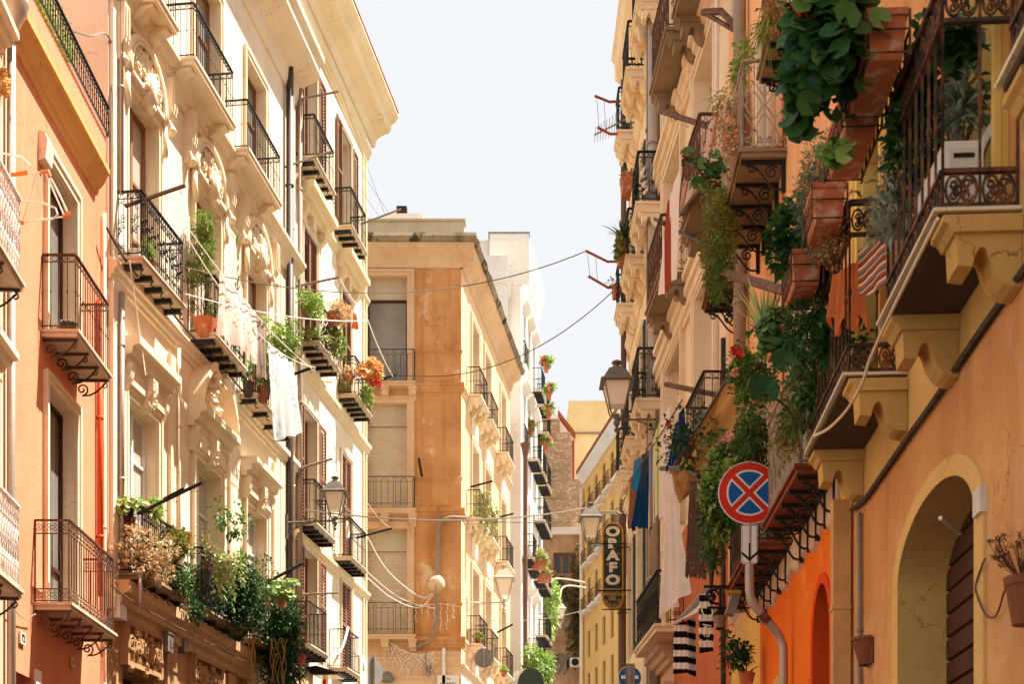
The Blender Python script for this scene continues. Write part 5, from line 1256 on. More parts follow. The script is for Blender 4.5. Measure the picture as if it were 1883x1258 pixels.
# corner house clutter
Z = 44.85; C_ = lambda x, y: P3(x, y, Z)
cable('grey conduit looping down the ochre pier', [C_(858, 953), C_(825, 952), C_(807, 968), C_(805, 1020), C_(803, 1100), C_(802, 1145), C_(790, 1178), C_(760, 1192)], .05, 'grey pipe'); cable('thin grey cable beside the conduit loop', [C_(806, 930), C_(806, 1000), C_(800, 1090)], .025, 'grey pipe')
t = thing('satellite_dish', 'round grey satellite dish on the ochre pier', 'satellite dish', P3(801, 1075, 44.5)); mb = MB(); mb.lathe([(.01, .06), (.15, .045), (.28, 0), (.3, 0), (.16, .06), (.01, .08)], 20); d = mb.build('dish', 'faded ochre plaster', t, True); d.rotation_euler = (pi/2, 0, 0); MB().tube([(0, 0, -.25), (.02, -.3, -.05)], .015, 5).build('feed_arm', 'grey metal', t); MB().tube([(0, .05, 0), (0, .4, -.1)], .03, 6).build('mount', 'grey metal', t)
cable('pale cable from the third storey down to the dish', [(672, 980, 41), (705, 1040, 42.5), (745, 1080, 44), (780, 1100, 44.6), (800, 1086, 44.7)], .016, 'white rope'); cable('thin wire looping below the white cable', [(672, 1060, 41), (720, 1100, 43), (770, 1118, 44.6), (800, 1090, 44.7)], .015, 'white rope'); cable('wire over the roller shutters to the dish', [(672, 1050, 41), (735, 1100, 44), (800, 1120, 44.6)], .012, 'white rope')
Lw = [C_(705, 1172), C_(735, 1195), C_(770, 1207), C_(800, 1201)]; o = Lw[0]; t = thing('icicle_lights', 'tangle of clear icicle lights hanging below the lowest corner balcony', 'fairy lights', o); mb = MB(); mb.tube([p-o for p in Lw], .012, 4)
b2 = MB()
for k in range(36):
    p = Lw[0].lerp(Lw[-1], k/36)-o+Vector((0, 0, -.25*sin(pi*k/36))); l = rnd.uniform(.15, .85); w = [p+Vector((.04*sin(j*2+k), 0, -l*j/6)) for j in range(7)]; mb.tube(w, .006, 3)
    for q in w: b2.blob(q, .02, 4)
mb.build('wire', 'white rope', t); b2.build('bulbs', 'milk glass', t)
t = thing('icicle_lights', 'sparse icicle lights strung across the ochre pier', 'fairy lights', C_(735, 1112)); mb = MB(); b2 = MB(); mb.tube([(0, 0, .1), (.6, 0, -.05), (1.3, 0, .02), (2.0, 0, -.1)], .012, 4)
for k in range(9):
    x = .2*k+.1; l = rnd.uniform(.2, .85); w = [Vector((x+.03*sin(j*2+k), 0, -l*j/6)) for j in range(7)]; mb.tube(w, .006, 3)
    for q in w: b2.blob(q, .022, 4)
mb.build('wire', 'white rope', t); b2.build('bulbs', 'milk glass', t)
t = thing('street_name_plaque', 'marble street name plaque low on the corner house', 'plaque', C_(824, 1268)); MB().box(-.34, .34, -.02, .1, -.2, .43).build('slab', 'sign white', t); text('', .1, 'sign metal grey', t, (0, -.024, 0), bold=.005, rows=[('VIA', 0, .32, .1, 0), ('LAMARMORA', 0, .17, .085, 0)])
t = thing('floodlight', 'small grey floodlight above the corner house shop', 'light', C_(712, 1244)); mb = MB(); mb.lathe([(.2, -.18), (.24, -.1), (.17, .05), (.1, .13)], 8); mb.build('housing', 'sign metal grey', t); MB().tube([(-.24, 0, -.02), (-.02, -.1, .06), (.24, 0, -.06)], .025, 5).build('yoke', 'grey metal', t)
meter(788, 1232, F(None, 0, 45, 0), .2, .26, .1, 'little grey junction box with a cable loop', 'sign metal grey'); cable('cable loop of the junction box', [C_(783, 1192), C_(783, 1225), C_(786, 1244), C_(794, 1236)], .03, 'grey pipe')
mb = MB(); mb.box(-.05, .05, -.02, .02, -.9, .3); single(mb, 'drip_pole', 'white frame', 'thin white strip on the pink corner of the ground floor', 'strip', C_(816, 1210))
lantern('white street lamp on a bracket at the corner house', (858, 1109, 46), (927, 1109, 46.6), 1.25, 'pale lamp metal')
def signback(label, px, py, Z, r, n, arm=None, edge='sign metal grey', front='sign metal grey', rot=0, bars=True):
    t = thing('road_sign', label, 'road sign', P3(px, py, Z), rot); mb = MB(); pts = [(r*cos(2*pi*(i+.5)/n), r*sin(2*pi*(i+.5)/n)) for i in range(n)]; mb.prism(pts, -.01, .01, 'y'); mb.build('plate', front, t)
    if bars: MB().box(-.03, .03, -.06, -.012, -r*.9, r*.9).build('rail', 'grey metal', t)
    if arm: MB().tube([(0, -.05, 0), (P3(*arm)-P3(px, py, Z))], .025, 6).build('arm', 'grey metal', t)
    return t
signback('round grey back of a road sign at the corner', 890, 1211, 44.6, .31, 28, (868, 1211, 45.2)); t = signback('octagonal sign seen from behind on its post', 685, 1236, 42.5, .46, 8, None, front='grey metal', rot=.9); MB().tube([(0, -.08, .5), (0, -.08, -8.4)], .035, 8).build('post', 'grey pipe', t)
for k, (a, b, n_) in enumerate((((873, 905, 900, 1015), 46, 24), ((900, 930, 918, 1000), 48.3, 14))): plant('hanging_creeper', ['long pale creeper draped over the first side balcony', 'shorter pale creeper draped over the second side balcony'][k], 'plant', b, (a[0], a[1], a[2], a[3]), Hg(n_, .12, .08, .06, .06), 'vine pale', ry=.5)
plant('potted_plant', 'small red pot with plant on the lowest corner balcony', 'plant', 46.1, (872, 1163, 890, 1176), B(90, .12, .08, 5), 'leaf bright', ('round', 873, 1174, 885, 1187, 'terracotta pot')); plant('potted_plant', 'red flower pot further along the lowest corner balconies', 'plant', 48.8, (920, 1226, 934, 1236), B(80, .12, .08, 5), 'leaf bright', ('round', 921, 1234, 933, 1246, 'terracotta pot'))
t = thing('roof_vent', 'dark slatted metal vent on the corner house roof', 'roof vent', P3(739, 397, 46)); mb = MB()
for k in range(4): mb.box(-.17, .17, -.15, .15, .0+.075*k, .035+.075*k)
mb.build('slats', 'dark pipe', t); MB().box(-.14, .14, -.12, .12, -.6, .26).build('core', 'sign black', t); MB().box(-.5, .7, -.2, .2, -.75, -.01).build('base', 'white plaster', t)
# white house flower pots, awning, far greenery
for k, (x, y, m, lb) in enumerate(((1005, 665, 'petal red', 'pink flowers in an orange pot on the top white house balcony'), (1010, 716, 'petal pink', 'pink flowers in an orange pot one balcony lower'), (1009, 752, 'petal peach', 'peach flowers in a pot at the third white house balcony'), (977, 782, 'petal red', 'orange pot on the near white house balcony'), (1003, 812, 'leaf mid', 'green pot among the white house balconies'))):
    plant('flower_pot', lb, 'plant', 59.5, (x-9, y-8, x+9, y+6), B(130, .2, .15, 6), 'leaf bright', ('round', x-6, y+3, x+5, y+20, 'terracotta pot'), flowers=(m if m.startswith('petal') else 'petal pink', 5, .16))
for k, (x0, y0, x1, y1, z, lb) in enumerate(((984, 1014, 1006, 1036, 58, 'yellow green planter on the low white house balcony'), (994, 1042, 1014, 1060, 60, 'second yellow green planter on the low white house balcony'))): plant('planter', lb, 'plant', z, (x0, y0, x1, y1), B(260, .2, .12, 8), 'vine pale', ('box', x0, y1-4, x0+14, y1+12, 'terracotta pot', .6))
plant('street_shrub', 'bright green shrub above the dark awning', 'shrub', 56, (958, 1195, 1000, 1245), B(600, .22, .14, 12), 'leaf fresh', ry=.8); plant('wall_shrub', 'light green shrub growing beside the far lamps', 'shrub', 66, (1004, 1080, 1026, 1170), B(700, .28, .16, 14), 'leaf bright', ry=.8); plant('wall_shrub', 'green shrub at the foot of the far white house', 'shrub', 62, (992, 1205, 1018, 1262), B(500, .25, .14, 10), 'leaf fresh', ry=.8)
t = thing('awning', 'dark green rounded awning at street corner', 'awning', P3(976, 1262, 54)); mb = MB(); N = 12; mb.prism([(.5*cos(pi*k/N)*1.0, .62*sin(pi*k/N)) for k in range(N+1)], -.4, .9, 'y'); mb.build('hood', 'sign green', t); mb = MB(); mb.prism([(-.9, .0), (-.9, .3), (-.45, .55), (0, .64), (0, 0)], -.3, -.1, 'y'); mb.build('valance', 'white frame', t)
plant('creeper', 'dark dry creeper covering the far earth coloured wall', 'creeper', 103, (1040, 1000, 1082, 1215), B(1300, .45, .25, 34), 'vine dark', ry=.5); plant('creeper', 'sparse creeper growing over the far window side', 'creeper', 103, (1000, 1060, 1045, 1110), B(420, .4, .2, 10), 'vine dark', ry=.4)
t = thing('air_conditioner', 'white outdoor air conditioner on the far wall', 'air conditioner', P3(1061, 1220, 102.6)); MB().box(-.52, .52, -.35, .3, -.33, .33).build('case', 'white appliance', t); mb = MB(); mb.lathe([(.26, 0), (.27, .02), (.02, .03)], 18); d = mb.build('fan_grille', 'sign black', t); d.location = (-.15, -.36, 0); d.rotation_euler = (pi/2, 0, 0)
lantern('nearer of the two white gooseneck lamps at the far bend', (1075, 1073, 70), (1012, 1108, 68), 1.15, 'pale lamp metal', arm=False); lantern('further of the two white gooseneck lamps at the far bend', (1075, 1090, 70), (1030, 1147, 69), 1.1, 'pale lamp metal', arm=False)
for k, (pts, lb) in enumerate(((((1075, 1072, 72), (1040, 1066, 70), (1018, 1066, 68.5), (1013, 1078, 68), (1012, 1103, 68)), 'curved white pipe carrying the nearer gooseneck lamp'), (((1077, 1082, 72), (1050, 1078, 70.5), (1034, 1082, 69.5), (1030, 1100, 69), (1030, 1124, 69)), 'curved white pipe carrying the further gooseneck lamp'))): cable(lb, pts, .05, 'pale lamp metal', name='lamp_pipe', cat='pipe')
# lines across the street
for k, (a, b, s, r_, lb) in enumerate((((343, 492, 26), (1077, 462, 33), .7, .012, 'topmost wire crossing the street below the roof line'), ((500, 590, 30), (1134, 529, 33), 1.6, .012, 'sagging wire crossing in front of the upper corner windows'), ((560, 938, 33), (1110, 928, 42), .35, .022, 'thick brown wire crossing at lantern height'), ((840, 954, 45), (1100, 958, 45), .1, .015, 'pale short wire between corner house and jeweller sign'), ((880, 1140, 46), (1075, 1122, 60), .2, .012, 'thin far wire below the lamps'))): cable(lb, [a, b], r_, 'clothes line', s, 'street_wire', 'wire', n=24)
# ------------------------------------------------------------------ things on the right side
# no stopping sign
Z = 15.0; sx = Z/FOC; R_ = 57.5*sx; t = thing('road_sign', 'round red and blue no stopping sign with an arrow plate on a bent pole', 'road sign', P3(1378, 907, Z))
circ = lambda r, n=40: [(r*cos(2*pi*i/n), r*sin(2*pi*i/n)) for i in range(n)]
MB().prism(circ(R_), -.004, .012, 'y').build('disc', 'sign white', t); MB().prism(circ(R_*.972), -.007, -.004, 'y').build('red_field', 'sign red', t)
def sector(a, r, k):                                          # quarter field between the bars of the cross
    g = k*R_; pts = []; h = radians(45)
    c = (g*cos(a)*1.4142, g*sin(a)*1.4142); d = math.asin(min(1, g/r)); pts = [c]+[(r*cos(a+x), r*sin(a+x)) for x in [(-h+d)+(2*h-2*d)*i/12 for i in range(13)]]
    return pts
m1, m2 = MB(), MB()
for q in range(4):
    a = q*pi/2
    m1.prism(sector(a, R_*.735, .085), -.0095, -.007, 'y'); m2.prism(sector(a, R_*.675, .14), -.012, -.0095, 'y')
m1.build('white_border', 'sign white', t); m2.build('blue_field', 'sign blue', t)
o = Vector((0, 0, 0)); cx, cz = 0, -(1001.5-907)*sx; w, h = 14.6*sx, 35.5*sx
def rrect(w, h, r): return [(cx+sgx*(w-r)+r*cos(a), cz+sgz*(h-r)+r*sin(a)) for sgx, sgz, a0 in ((1, 1, 0), (-1, 1, pi/2), (-1, -1, pi), (1, -1, 1.5*pi)) for a in [a0+pi/2*i/4 for i in range(5)]]
pl = MB().prism(rrect(w, h, .02), -.004, .01, 'y').build('arrow_plate', 'sign white', t); rim = MB(); P_ = rrect(w*.9, h*.955, .015)
rim.tube([(x, -.005, z) for x, z in P_+P_[:1]], .0018, 4); rim.build('border', 'sign black', pl)
mb = MB(); az_ = cz-h*.42; mb.box(-.009, .009, -.0065, -.0045, az_-.06, az_+.1)
for k in (-1, 1): mb.prism([(0, az_-.095), (k*.085, az_-.02), (k*.085, az_+.012), (0, az_-.06)], -.0068, -.0048, 'y')
mb.build('arrow', 'sign black', pl)
pp = [P3(1378, 850, Z+.04), P3(1378, 1036, Z+.04), P3(1378, 1085, Z+.04), P3(1381, 1103, Z+.04), P3(1390, 1118, Z+.05), P3(1418, 1150, Z+.1), P3(1433, 1170, Z+.13), P3(1440, 1188, Z+.14), P3(1441, 1215, Z+.14), P3(1441, 1700, Z+.14)]
mb = MB(); mb.tube([p-P3(1378, 907, Z) for p in pp], .047, 12); mb.build('pole', 'zinc pipe', t, True); mb = MB(); mb.tube([P3(1399, 1128, Z+.06)-P3(1378, 907, Z), P3(1412, 1143, Z+.09)-P3(1378, 907, Z)], .051, 12); mb.build('collar', 'rusty iron' if 0 else 'brown iron', t)
# jeweller's sign
Z = 34.0; s = Z/FOC; c0 = P3(1126.5, 1042, Z); t = thing('shop_sign', 'tall rounded dark green and gold jeweller sign reading ORAFO', 'sign', c0)
W, H = 19.5*s, 80*s
def capsule(w, h, n=14): return [(w*cos(pi*i/n), h-w+w*sin(pi*i/n)) for i in range(n+1)]+[(w*cos(pi+pi*i/n), -(h-w)+w*sin(pi+pi*i/n)) for i in range(n+1)]
MB().prism(capsule(W, H), -.06, .06, 'y').build('board_edge', 'sign gold', t); MB().prism(capsule(W*.86, H-W*.14), -.066, -.0605, 'y').build('green_field', 'sign green', t)
zz = lambda py: (1042-py)*s
MB().box(-W*.87, W*.87, -.072, -.0665, zz(1086), zz(1084.2)).build('divider', 'sign gold', t)
text('', 1, 'sign cream', t, (0, -.068, 0), bold=.055, ext=.004, rows=[(ch, 0, zz(y), .36, 0) for ch, y in zip('ORAFO', (980, 1002, 1024, 1046, 1069))], scale=(1.12, .86))
rows = [("L'ANGOLO", 0, zz(1094), .125, 0), ('DEL', 0, zz(1102.5), .12, 0)]
for i, ch in enumerate('GIOIELLO'): a = radians(-158+136*i/7); rows.append((ch, .185*cos(a), zz(1102)+.185*sin(a)*1.0, .1, a+pi/2))
text('', 1, 'sign gold', t, (0, -.068, 0), bold=.03, rows=rows, scale=(.92, 1))
mb = MB()
for py, x0, x1 in ((1002, -.55, .5), (1008.5, .0, .5), (1088, -.4, .6), (1123, -.25, .5)): mb.tube([(x0, -.09, zz(py)), (x1, -.05, zz(py-1))], .016, 5)
mb.build('bracket_bars', 'iron', t); mb = MB()
for x, y in ((-12, 993), (10, 1020), (-10, 1040), (12, 1062), (9, 972)):
    for k in range(6): disc(mb, Vector((x*s+rv(.03).x, -.07, zz(y)+rv(.03).z)), Vector((0, -1, 0)), .03, 6)
mb.build('painted_leaves', 'brown shutter paint', t)
MB().tube([(W+.32, 0, H+.9), (W+.36, 0, -H-.5)], .03, 6).build('side_pole', 'grey pipe', t)
lantern('large four sided street lamp on a long arm at the right', (1208, 772, 27.4), (1134, 772, 27.0), 1.12, 'lamp metal'); lantern('street lamp beside the jeweller sign', (1150, 1003, 35.5), (1086, 1003, 35.5), 1.06, 'lamp metal', scroll=False)
cable('grey wall arm carrying wires above the jeweller sign', [(1078, 948, 37), (1110, 943, 36.5), (1136, 943, 36)], .045, 'grey metal', name='cable_pole', cat='pole'); cable('wires dropping from the wall arm along the jeweller sign', [(1136, 943, 36), (1148, 955, 35.8), (1156, 1000, 35.6), (1152, 1060, 35.6)], .03, 'grey pipe')
t = thing('road_sign', 'blue round road sign with a white bar half hidden by a grey plate', 'road sign', P3(1158, 1247, 31)); MB().prism(circ(.26), -.01, .01, 'y').build('disc', 'sign white', t); MB().prism(circ(.245), -.014, -.0105, 'y').build('blue_field', 'sign blue', t); MB().box(-.19, .19, -.018, -.0145, -.03, .045).build('white_bar', 'sign white', t)
t = thing('back_plate', 'grey back of a rectangular sign by the brown pipe', 'road sign', P3(1157, 1243, 30)); MB().box(-.08, .12, -.01, .01, -.5, .25).build('plate', 'sign metal grey', t); MB().box(-.03, .03, -.04, -.0105, -.45, .2).build('rail', 'grey metal', t)
# R4 / R3 small things
def wbox(label, px, py, Z, w, h, l, rot=0, mat='terracotta pot', grow=None, lm='leaf mid', flowers=None, group=None, cage=True):
    """window box; px, py = top middle"""
    t = thing('window_box', label, 'window box', P3(px, py, Z)-Vector((0, 0, h)), rot, group); mb = MB(); potshape(mb, w, h, 'box', l); mb.build('box', mat, t)
    if cage:
        mb = MB()
        for zz_ in (.02, h*.55): mb.tube([(-l*.52, -w*.55, zz_), (l*.52, -w*.55, zz_), (l*.52, w*.55, zz_), (-l*.52, w*.55, zz_), (-l*.52, -w*.55, zz_)], .008, 4)
        for x in (-l*.52, l*.52):
            for y in (-w*.55, w*.55): mb.tube([(x, y, 0), (x, y, h*.95)], .008, 4)
        n = max(2, int(l/.12))
        for i in range(n):
            for y in (-w*.56, w*.56): mb.tube([(q, y, z) for q, z in ring(-l*.5+l*(i+.5)/n, h*.3, l/n*.4, h*.25, 8)], .005, 3)
        mb.build('iron_cage', 'rusty iron', t)
    if grow: mb = MB(); grow(mb, Vector((0, 0, h)), l, w); mb.build('foliage', lm, t)
    if flowers:
        mb = MB()
        for _ in range(flowers[1]):
            q = Vector((rnd.uniform(-l, l)*.5, rnd.uniform(-w, w)*.6, h+rnd.uniform(.05, flowers[2])))
            for k in range(8): disc(mb, q+rv(.035), rv()+Vector((0, -.6, .2)), .028, 6, .2)
        mb.build('flowers', flowers[0], t)
    return t
up = lambda n, hh, L, w, kind='leaf': (lambda mb, c, l, wd: bush(mb, c+Vector((0, 0, hh*.5)), (l*.55, wd*.9, hh*.6), n, L, w, 8, kind))
for k, (x, y, z, lb) in enumerate(((1152, 326, 28, 'terracotta window box high on the corbel house rail'), (1144, 468, 30.5, 'orange window box on the second corbelled balcony'), (1134, 530, 33, 'small terracotta box on the third corbelled balcony'))):
    wbox(lb, x, y, z, .2 if k else .22, (.36, .22, .2)[k], .45, FR4.ang, 'terracotta pot', up(60, .15, .1, .05), 'leaf olive', cage=False)
plant('yucca', 'spiky plant on the corbel house rail against the sky', 'plant', 29.6, (1128, 392, 1164, 440), Bl(60, .045, .4, .95), 'leaf dark', ('round', 1144, 440, 1158, 458, 'dark pot')); plant('leafy_plant', 'fleshy leaved plant hanging under the spiky one', 'plant', 29.8, (1130, 422, 1158, 468), B(260, .11, .08, 9, 'disc'), 'leaf olive', ry=.3)
cable('coil of pale rope on the corbel house balcony end', [(1188, 306, 27.6), (1180, 320, 27.5), (1190, 330, 27.6), (1182, 340, 27.5), (1192, 345, 27.6), (1184, 355, 27.5)], .035, 'white rope', name='coiled_rope', cat='rope')
t = thing('tv_antenna', 'television aerial sticking out against the sky', 'antenna', P3(1166, 211, 32.5)); e = P3(1093, 248, 32.2)-P3(1166, 211, 32.5); mb = MB(); mb.tube([(0, 0, 0), tuple(e)], .018, 6); mb.build('boom', 'plaque stone', t); mb = MB()
for k in range(11): q = e*(.28+.07*k); mb.tube([tuple(q+Vector((0, -.25, .16-.012*k))), tuple(q), tuple(q+Vector((0, .25, -.16+.012*k)))], .008, 4); mb.blob(tuple(q), .03, 4)
mb.build('elements', 'grey metal', t); MB().tube([(.05, 0, .05), (.05, 0, -.75)], .022, 6).build('mast', 'dark pipe', t)
RG = 'red clothes line arms on the corbel house'
for k, (pts, lb) in enumerate(((((1094, 176, 32), (1121, 187, 32.2), (1164, 184, 32.4)), 'topmost red arm against the sky'), (((1099, 234, 32), (1122, 246, 32.2), (1166, 245, 32.4)), 'red arm below the aerial'), (((1077, 461, 33), (1117, 481, 33), (1140, 481, 33)), 'third red arm, beside the orange box'), (((1082, 508, 33), (1118, 529, 33), (1134, 529, 33)), 'lowest red arm, by the small box'))): pole(lb, pts, .032, 'red pole paint', None, 0, RG, 'laundry_pole')
for k, (a, b) in enumerate((((1097, 178, 32), (1102, 236, 32)), ((1111, 184, 32.1), (1114, 243, 32.1)), ((1080, 462, 33), (1085, 510, 33)), ((1095, 470, 33), (1099, 517, 33)))): cable(['outer thread between the upper red arms', 'inner thread between the upper red arms', 'outer thread between the lower red arms', 'inner thread between the lower red arms'][k], [a, b], .006, 'clothes line', 0, 'thread', 'line', n=2)
# beige house poles, awning, flag, laundry
LG2 = 'poles on the right hand houses'
pole('dark pole below the long stone balcony', [(1216, 204, 23.5), (1331, 242, 21)], .045, 'brown iron', None, 4, LG2); pole('dark pole over the blue laundry', [(1224, 707, 22.5), (1330, 729, 20.5)], .04, 'brown iron', None, 3, LG2); pole('thick brown pole crossing the agave', [(1334, 502, 16.2), (1446, 536, 13.4)], .05, 'brown iron', None, 2, LG2); pole('short dark pole holding the flag', [(1250, 425, 21.5), (1298, 447, 20.5)], .03, 'black metal', None, 0, LG2); pole('bent dark iron arm at the top balcony', [(1293, 22, 20.5), (1326, 20, 20), (1372, 68, 19.4)], .05, 'brown iron', [(1300, 26, 20.4), (1372, 68, 19.4)], 0, LG2); pole('grey awning arm above the white cloth', [(1216, 862, 20.5), (1262, 862, 19.4), (1284, 876, 18.8)], .035, 'dark pipe', None, 0, LG2); pole('short black pole by the corbel house', [(1204, 403, 26), (1222, 412, 25)], .035, 'black metal', None, 0, LG2)
t = thing('awning', 'pale striped awning with rust edge sloping out of the beige house', 'awning', P3(1362, 150, 18.5))
o = P3(1362, 150, 18.5); a, b, c, d = P3(1258, 290, 22.0), o, P3(1247, 398, 21.4), P3(1352, 262, 17.6); mb = MB(); mb.grid(lambda u, v: a.lerp(b, u).lerp(c.lerp(d, u), v)-o+Vector((0, 0, -.18*sin(pi*v)-.05*sin(pi*u*3)*v)), 24, 12); mb.build('canopy', 'pink beige awning cloth', t, True)
mb = MB(); mb.tube([c-o, d-o], .03, 8); mb.tube([a-o, c-o], .015, 5); mb.build('front_rail', 'brown pipe', t)
drape('flag', 'long white and rust flag hanging in front of the beige house', 'white and rust flag', (1227, 376, 20.8), (1252, 300, 20.2), (1215, 548, 20.8), (1247, 505, 20.3), 2, .03, cat='flag', group=None)
LN = lambda k: (1250+(1157-1250)*k, 742+(884-742)*k, 20.6+(24.3-20.6)*k)
cable('washing line in front of the beige house', [LN(-.05), LN(1.02)], .012, 'clothes line', .03, 'clothes_line', 'clothes line')
for nm, lb, m, q, f, am in (('trousers', 'brown trousers at the far end of the washing line', 'brown cloth', ((1158, 880, 24.2), (1171, 868, 23.8), (1158, 972, 24.2), (1168, 976, 23.9)), 1.5, .04), ('shirt', 'light blue shirt on the washing line', 'blue cloth', ((1168, 848, 23.8), (1180, 838, 23.5), (1165, 902, 23.8), (1182, 908, 23.5)), 2, .04), ('dress', 'deep blue dress, lowest of the far laundry', 'deep blue cloth', ((1176, 880, 23.6), (1192, 868, 23.2), (1161, 972, 23.7), (1194, 970, 23.2)), 3, .06), ('shirt', 'charcoal shirt beside the light blue one', 'charcoal cloth', ((1180, 838, 23.5), (1193, 828, 23.1), (1180, 904, 23.5), (1194, 900, 23.2)), 2, .04), ('striped_towel', 'long rainbow striped towel on the washing line', 'rainbow towel', ((1192, 832, 23.0), (1213, 776, 22.2), (1192, 985, 23.0), (1212, 940, 22.2)), 2, .03), ('white_towel', 'long white towel by the rainbow one', 'white sheet', ((1214, 775, 22.0), (1232, 745, 21.4), (1214, 952, 22.0), (1226, 960, 21.6)), 2, .04), ('navy_trousers', 'navy trousers at the near end of the washing line', 'navy cloth', ((1240, 790, 21.2), (1256, 746, 20.7), (1230, 868, 21.3), (1262, 850, 20.8)), 2, .06)):
    drape(nm, lb, m, *q, f, am, 16, 16)
drape('white_cloth', 'large plain white cloth hanging below the tan awning', 'white sheet', (1230, 872, 20), (1234, 872, 19.9), (1212, 1148, 20.1), (1259, 1092, 19.8), 2, .07); drape('mustard_cloth', 'mustard cloth showing behind the white cloth', 'mustard cloth', (1222, 1100, 20.3), (1230, 1098, 20.3), (1218, 1142, 20.3), (1230, 1146, 20.3), 1, .02, 8, 8)
drape('skirt', 'brown patterned pleated skirt hanging below the tan awning', 'brown skirt', (1268, 884, 18.8), (1280, 884, 18.7), (1261, 1060, 18.9), (1296, 1062, 18.6), 6, .035)
t = thing('folded_parasol', 'dark folded parasol hanging beside the skirt', 'parasol', P3(1308, 1075, 17.6)); mb = MB(); k = 17.6/FOC; mb.lathe([(.02, -25*k), (4*k, 10*k), (6*k, 24*k), (12*k, 36*k), (13*k, 60*k), (11*k, 110*k), (4*k, 118*k)], 14); mb.build('cover', 'dark pot', t, True); MB().tube([(0, 0, -.3), (0, 0, .95)], .018, 6).build('shaft', 'grey metal', t)
t = thing('awning', 'tan cloth awning sagging along the balcony of the beige house', 'awning', P3(1372, 640, 15.9)); o = P3(1372, 640, 15.9)
a, b, c, d = P3(1237, 862, 20.2), o, P3(1246, 925, 20.4), P3(1378, 732, 16.2); mb = MB(); mb.grid(lambda u, v: a.lerp(b, u).lerp(c.lerp(d, u), v)-o+Vector((.04*sin(pi*v*3), 0, -.1*sin(pi*u)*v)), 24, 10); mb.build('canopy', 'tan awning cloth', t, True)
a2, b2, c2, d2 = P3(1229, 871, 20.2), P3(1240, 862, 20.1), P3(1250, 928, 20.3), P3(1277, 900, 19.5); mb = MB(); mb.grid(lambda u, v: a2.lerp(b2, u).lerp(c2.lerp(d2, u), v)-o, 10, 10); mb.build('valance', 'tan awning cloth', t, True); mb = MB(); mb.tube([a-o, b-o], .02, 6); mb.build('front_rail', 'dark pipe', t)
# striped shop awning
Z = 19.3; o = P3(1237, 1150, Z); t = thing('awning', 'black and white striped scalloped shop awning with script lettering', 'awning', o)
def cl(TL, TR, BL, BR, name, amp=.02, side=0, folds=3):
    a, b, c, d = (P3(*q) for q in (TL, TR, BL, BR)); mb = MB()
    def fn(u, v):
        p = a.lerp(b, u).lerp(c.lerp(d, u), v); k = amp*sin(2*pi*folds*u+2)
        if side and u < .01: p = p+Vector((.045*abs(sin(pi*v*5)), 0, 0))
        return p-o+Vector((0, k, 0))
    mb.grid(fn, 16, 40); return mb.build(name, 'black and white stripe', t, True)
MATS['black and white stripe'].node_tree.nodes['Math'].inputs[1].default_value = .172
cl((1238, 1150, 19.3), (1263, 1142, 19.3), (1236, 1241, 19.3), (1266, 1238, 19.3), 'front_valance', .01, 1); cl((1264, 1140, 19.35), (1280, 1132, 19.5), (1266, 1240, 19.35), (1281, 1246, 19.5), 'folds', .05, 0, 4)
v = cl((1284, 1094, 18.6), (1314, 1092, 18.6), (1284, 1203, 18.6), (1312, 1198, 18.6), 'side_valance', .012, 1)
a, b, c, d = P3(1299, 1080, 19.9), P3(1310, 1080, 20.3), P3(1237, 1150, 19.3), P3(1282, 1128, 18.7); mb = MB(); N = 9
for i in range(N):
    u0, u1 = i/N, (i+.5)/N
    mb.poly([a.lerp(b, u0)-o, a.lerp(b, u1)-o, c.lerp(d, u1)-o, c.lerp(d, u0)-o])
mb.build('canopy_stripes', 'sign black', t); mb = MB(); mb.poly([a-o, b-o, d-o, c-o]); w_ = mb.build('canopy', 'white sheet', t); w_.location = (0, .01, .01)
text('', .2, 'sign cream', t, P3(1299, 1150, 18.53)-o, bold=.0, ext=.002, shear=.3, rows=[(ch, .012*(i % 2), .19-.1*i, (.23 if i == 0 else .17), -1.45) for i, ch in enumerate('Dakey')])
# plants and pots on the peach houses
plant('potted_shrub', 'small round leaved shrub in a brick coloured box by the yellow wall', 'shrub', 17.2, (1328, 1170, 1386, 1235), B(420, .085, .05, 12), 'leaf dark', ('round', 1358, 1238, 1388, 1265, 'terracotta pot'), stems=8, ry=.2)
t = thing('floodlight', 'tilted grey floodlight under the dark balcony', 'light', P3(1346, 1110, 16.9)); mb = MB(); mb.prism([(-.08, -.13), (.02, -.15), (.1, .1), (.0, .13)], -.06, .1, 'y'); mb.build('housing', 'grey metal', t); MB().box(-.09, .1, -.075, -.061, .1, .14).build('hood', 'sign gold', t); MB().tube([(.05, .1, 0), (.16, .3, -.02)], .02, 6).build('arm', 'black metal', t)
t = thing('wall_lantern', 'small black wall lantern on an iron bracket over the striped awning', 'lantern', P3(1324, 1142, 17.4)); mb = MB()
for pts in (((-.16, 0, .16), (.3, 0, .16)), ((0, 0, .16), (0, 0, .42)), ((-.2, 0, .42), (.28, 0, .42)), ((.24, 0, .16), (.24, 0, .4)), ((-.02, 0, .4), (-.16, 0, .34), (-.12, 0, .22), (0, 0, .2))): mb.tube(pts, .018, 5)
mb.tube([(q, 0, z) for q, z in spiral(-.1, .3, .09, 1.5, 0, 1, 14)], .014, 5); mb.build('bracket', 'black metal', t); MB().lathe([(.03, -.12), (.06, -.1), (.09, .06), (.1, .07), (.03, .14)], 8).build('frame', 'black metal', t); MB().lathe([(.062, -.095), (.088, .055)], 8, (0, -.006, 0)).build('glass_pane', 'brown glass', t)
V = 'plants spilling from the peach house balconies'
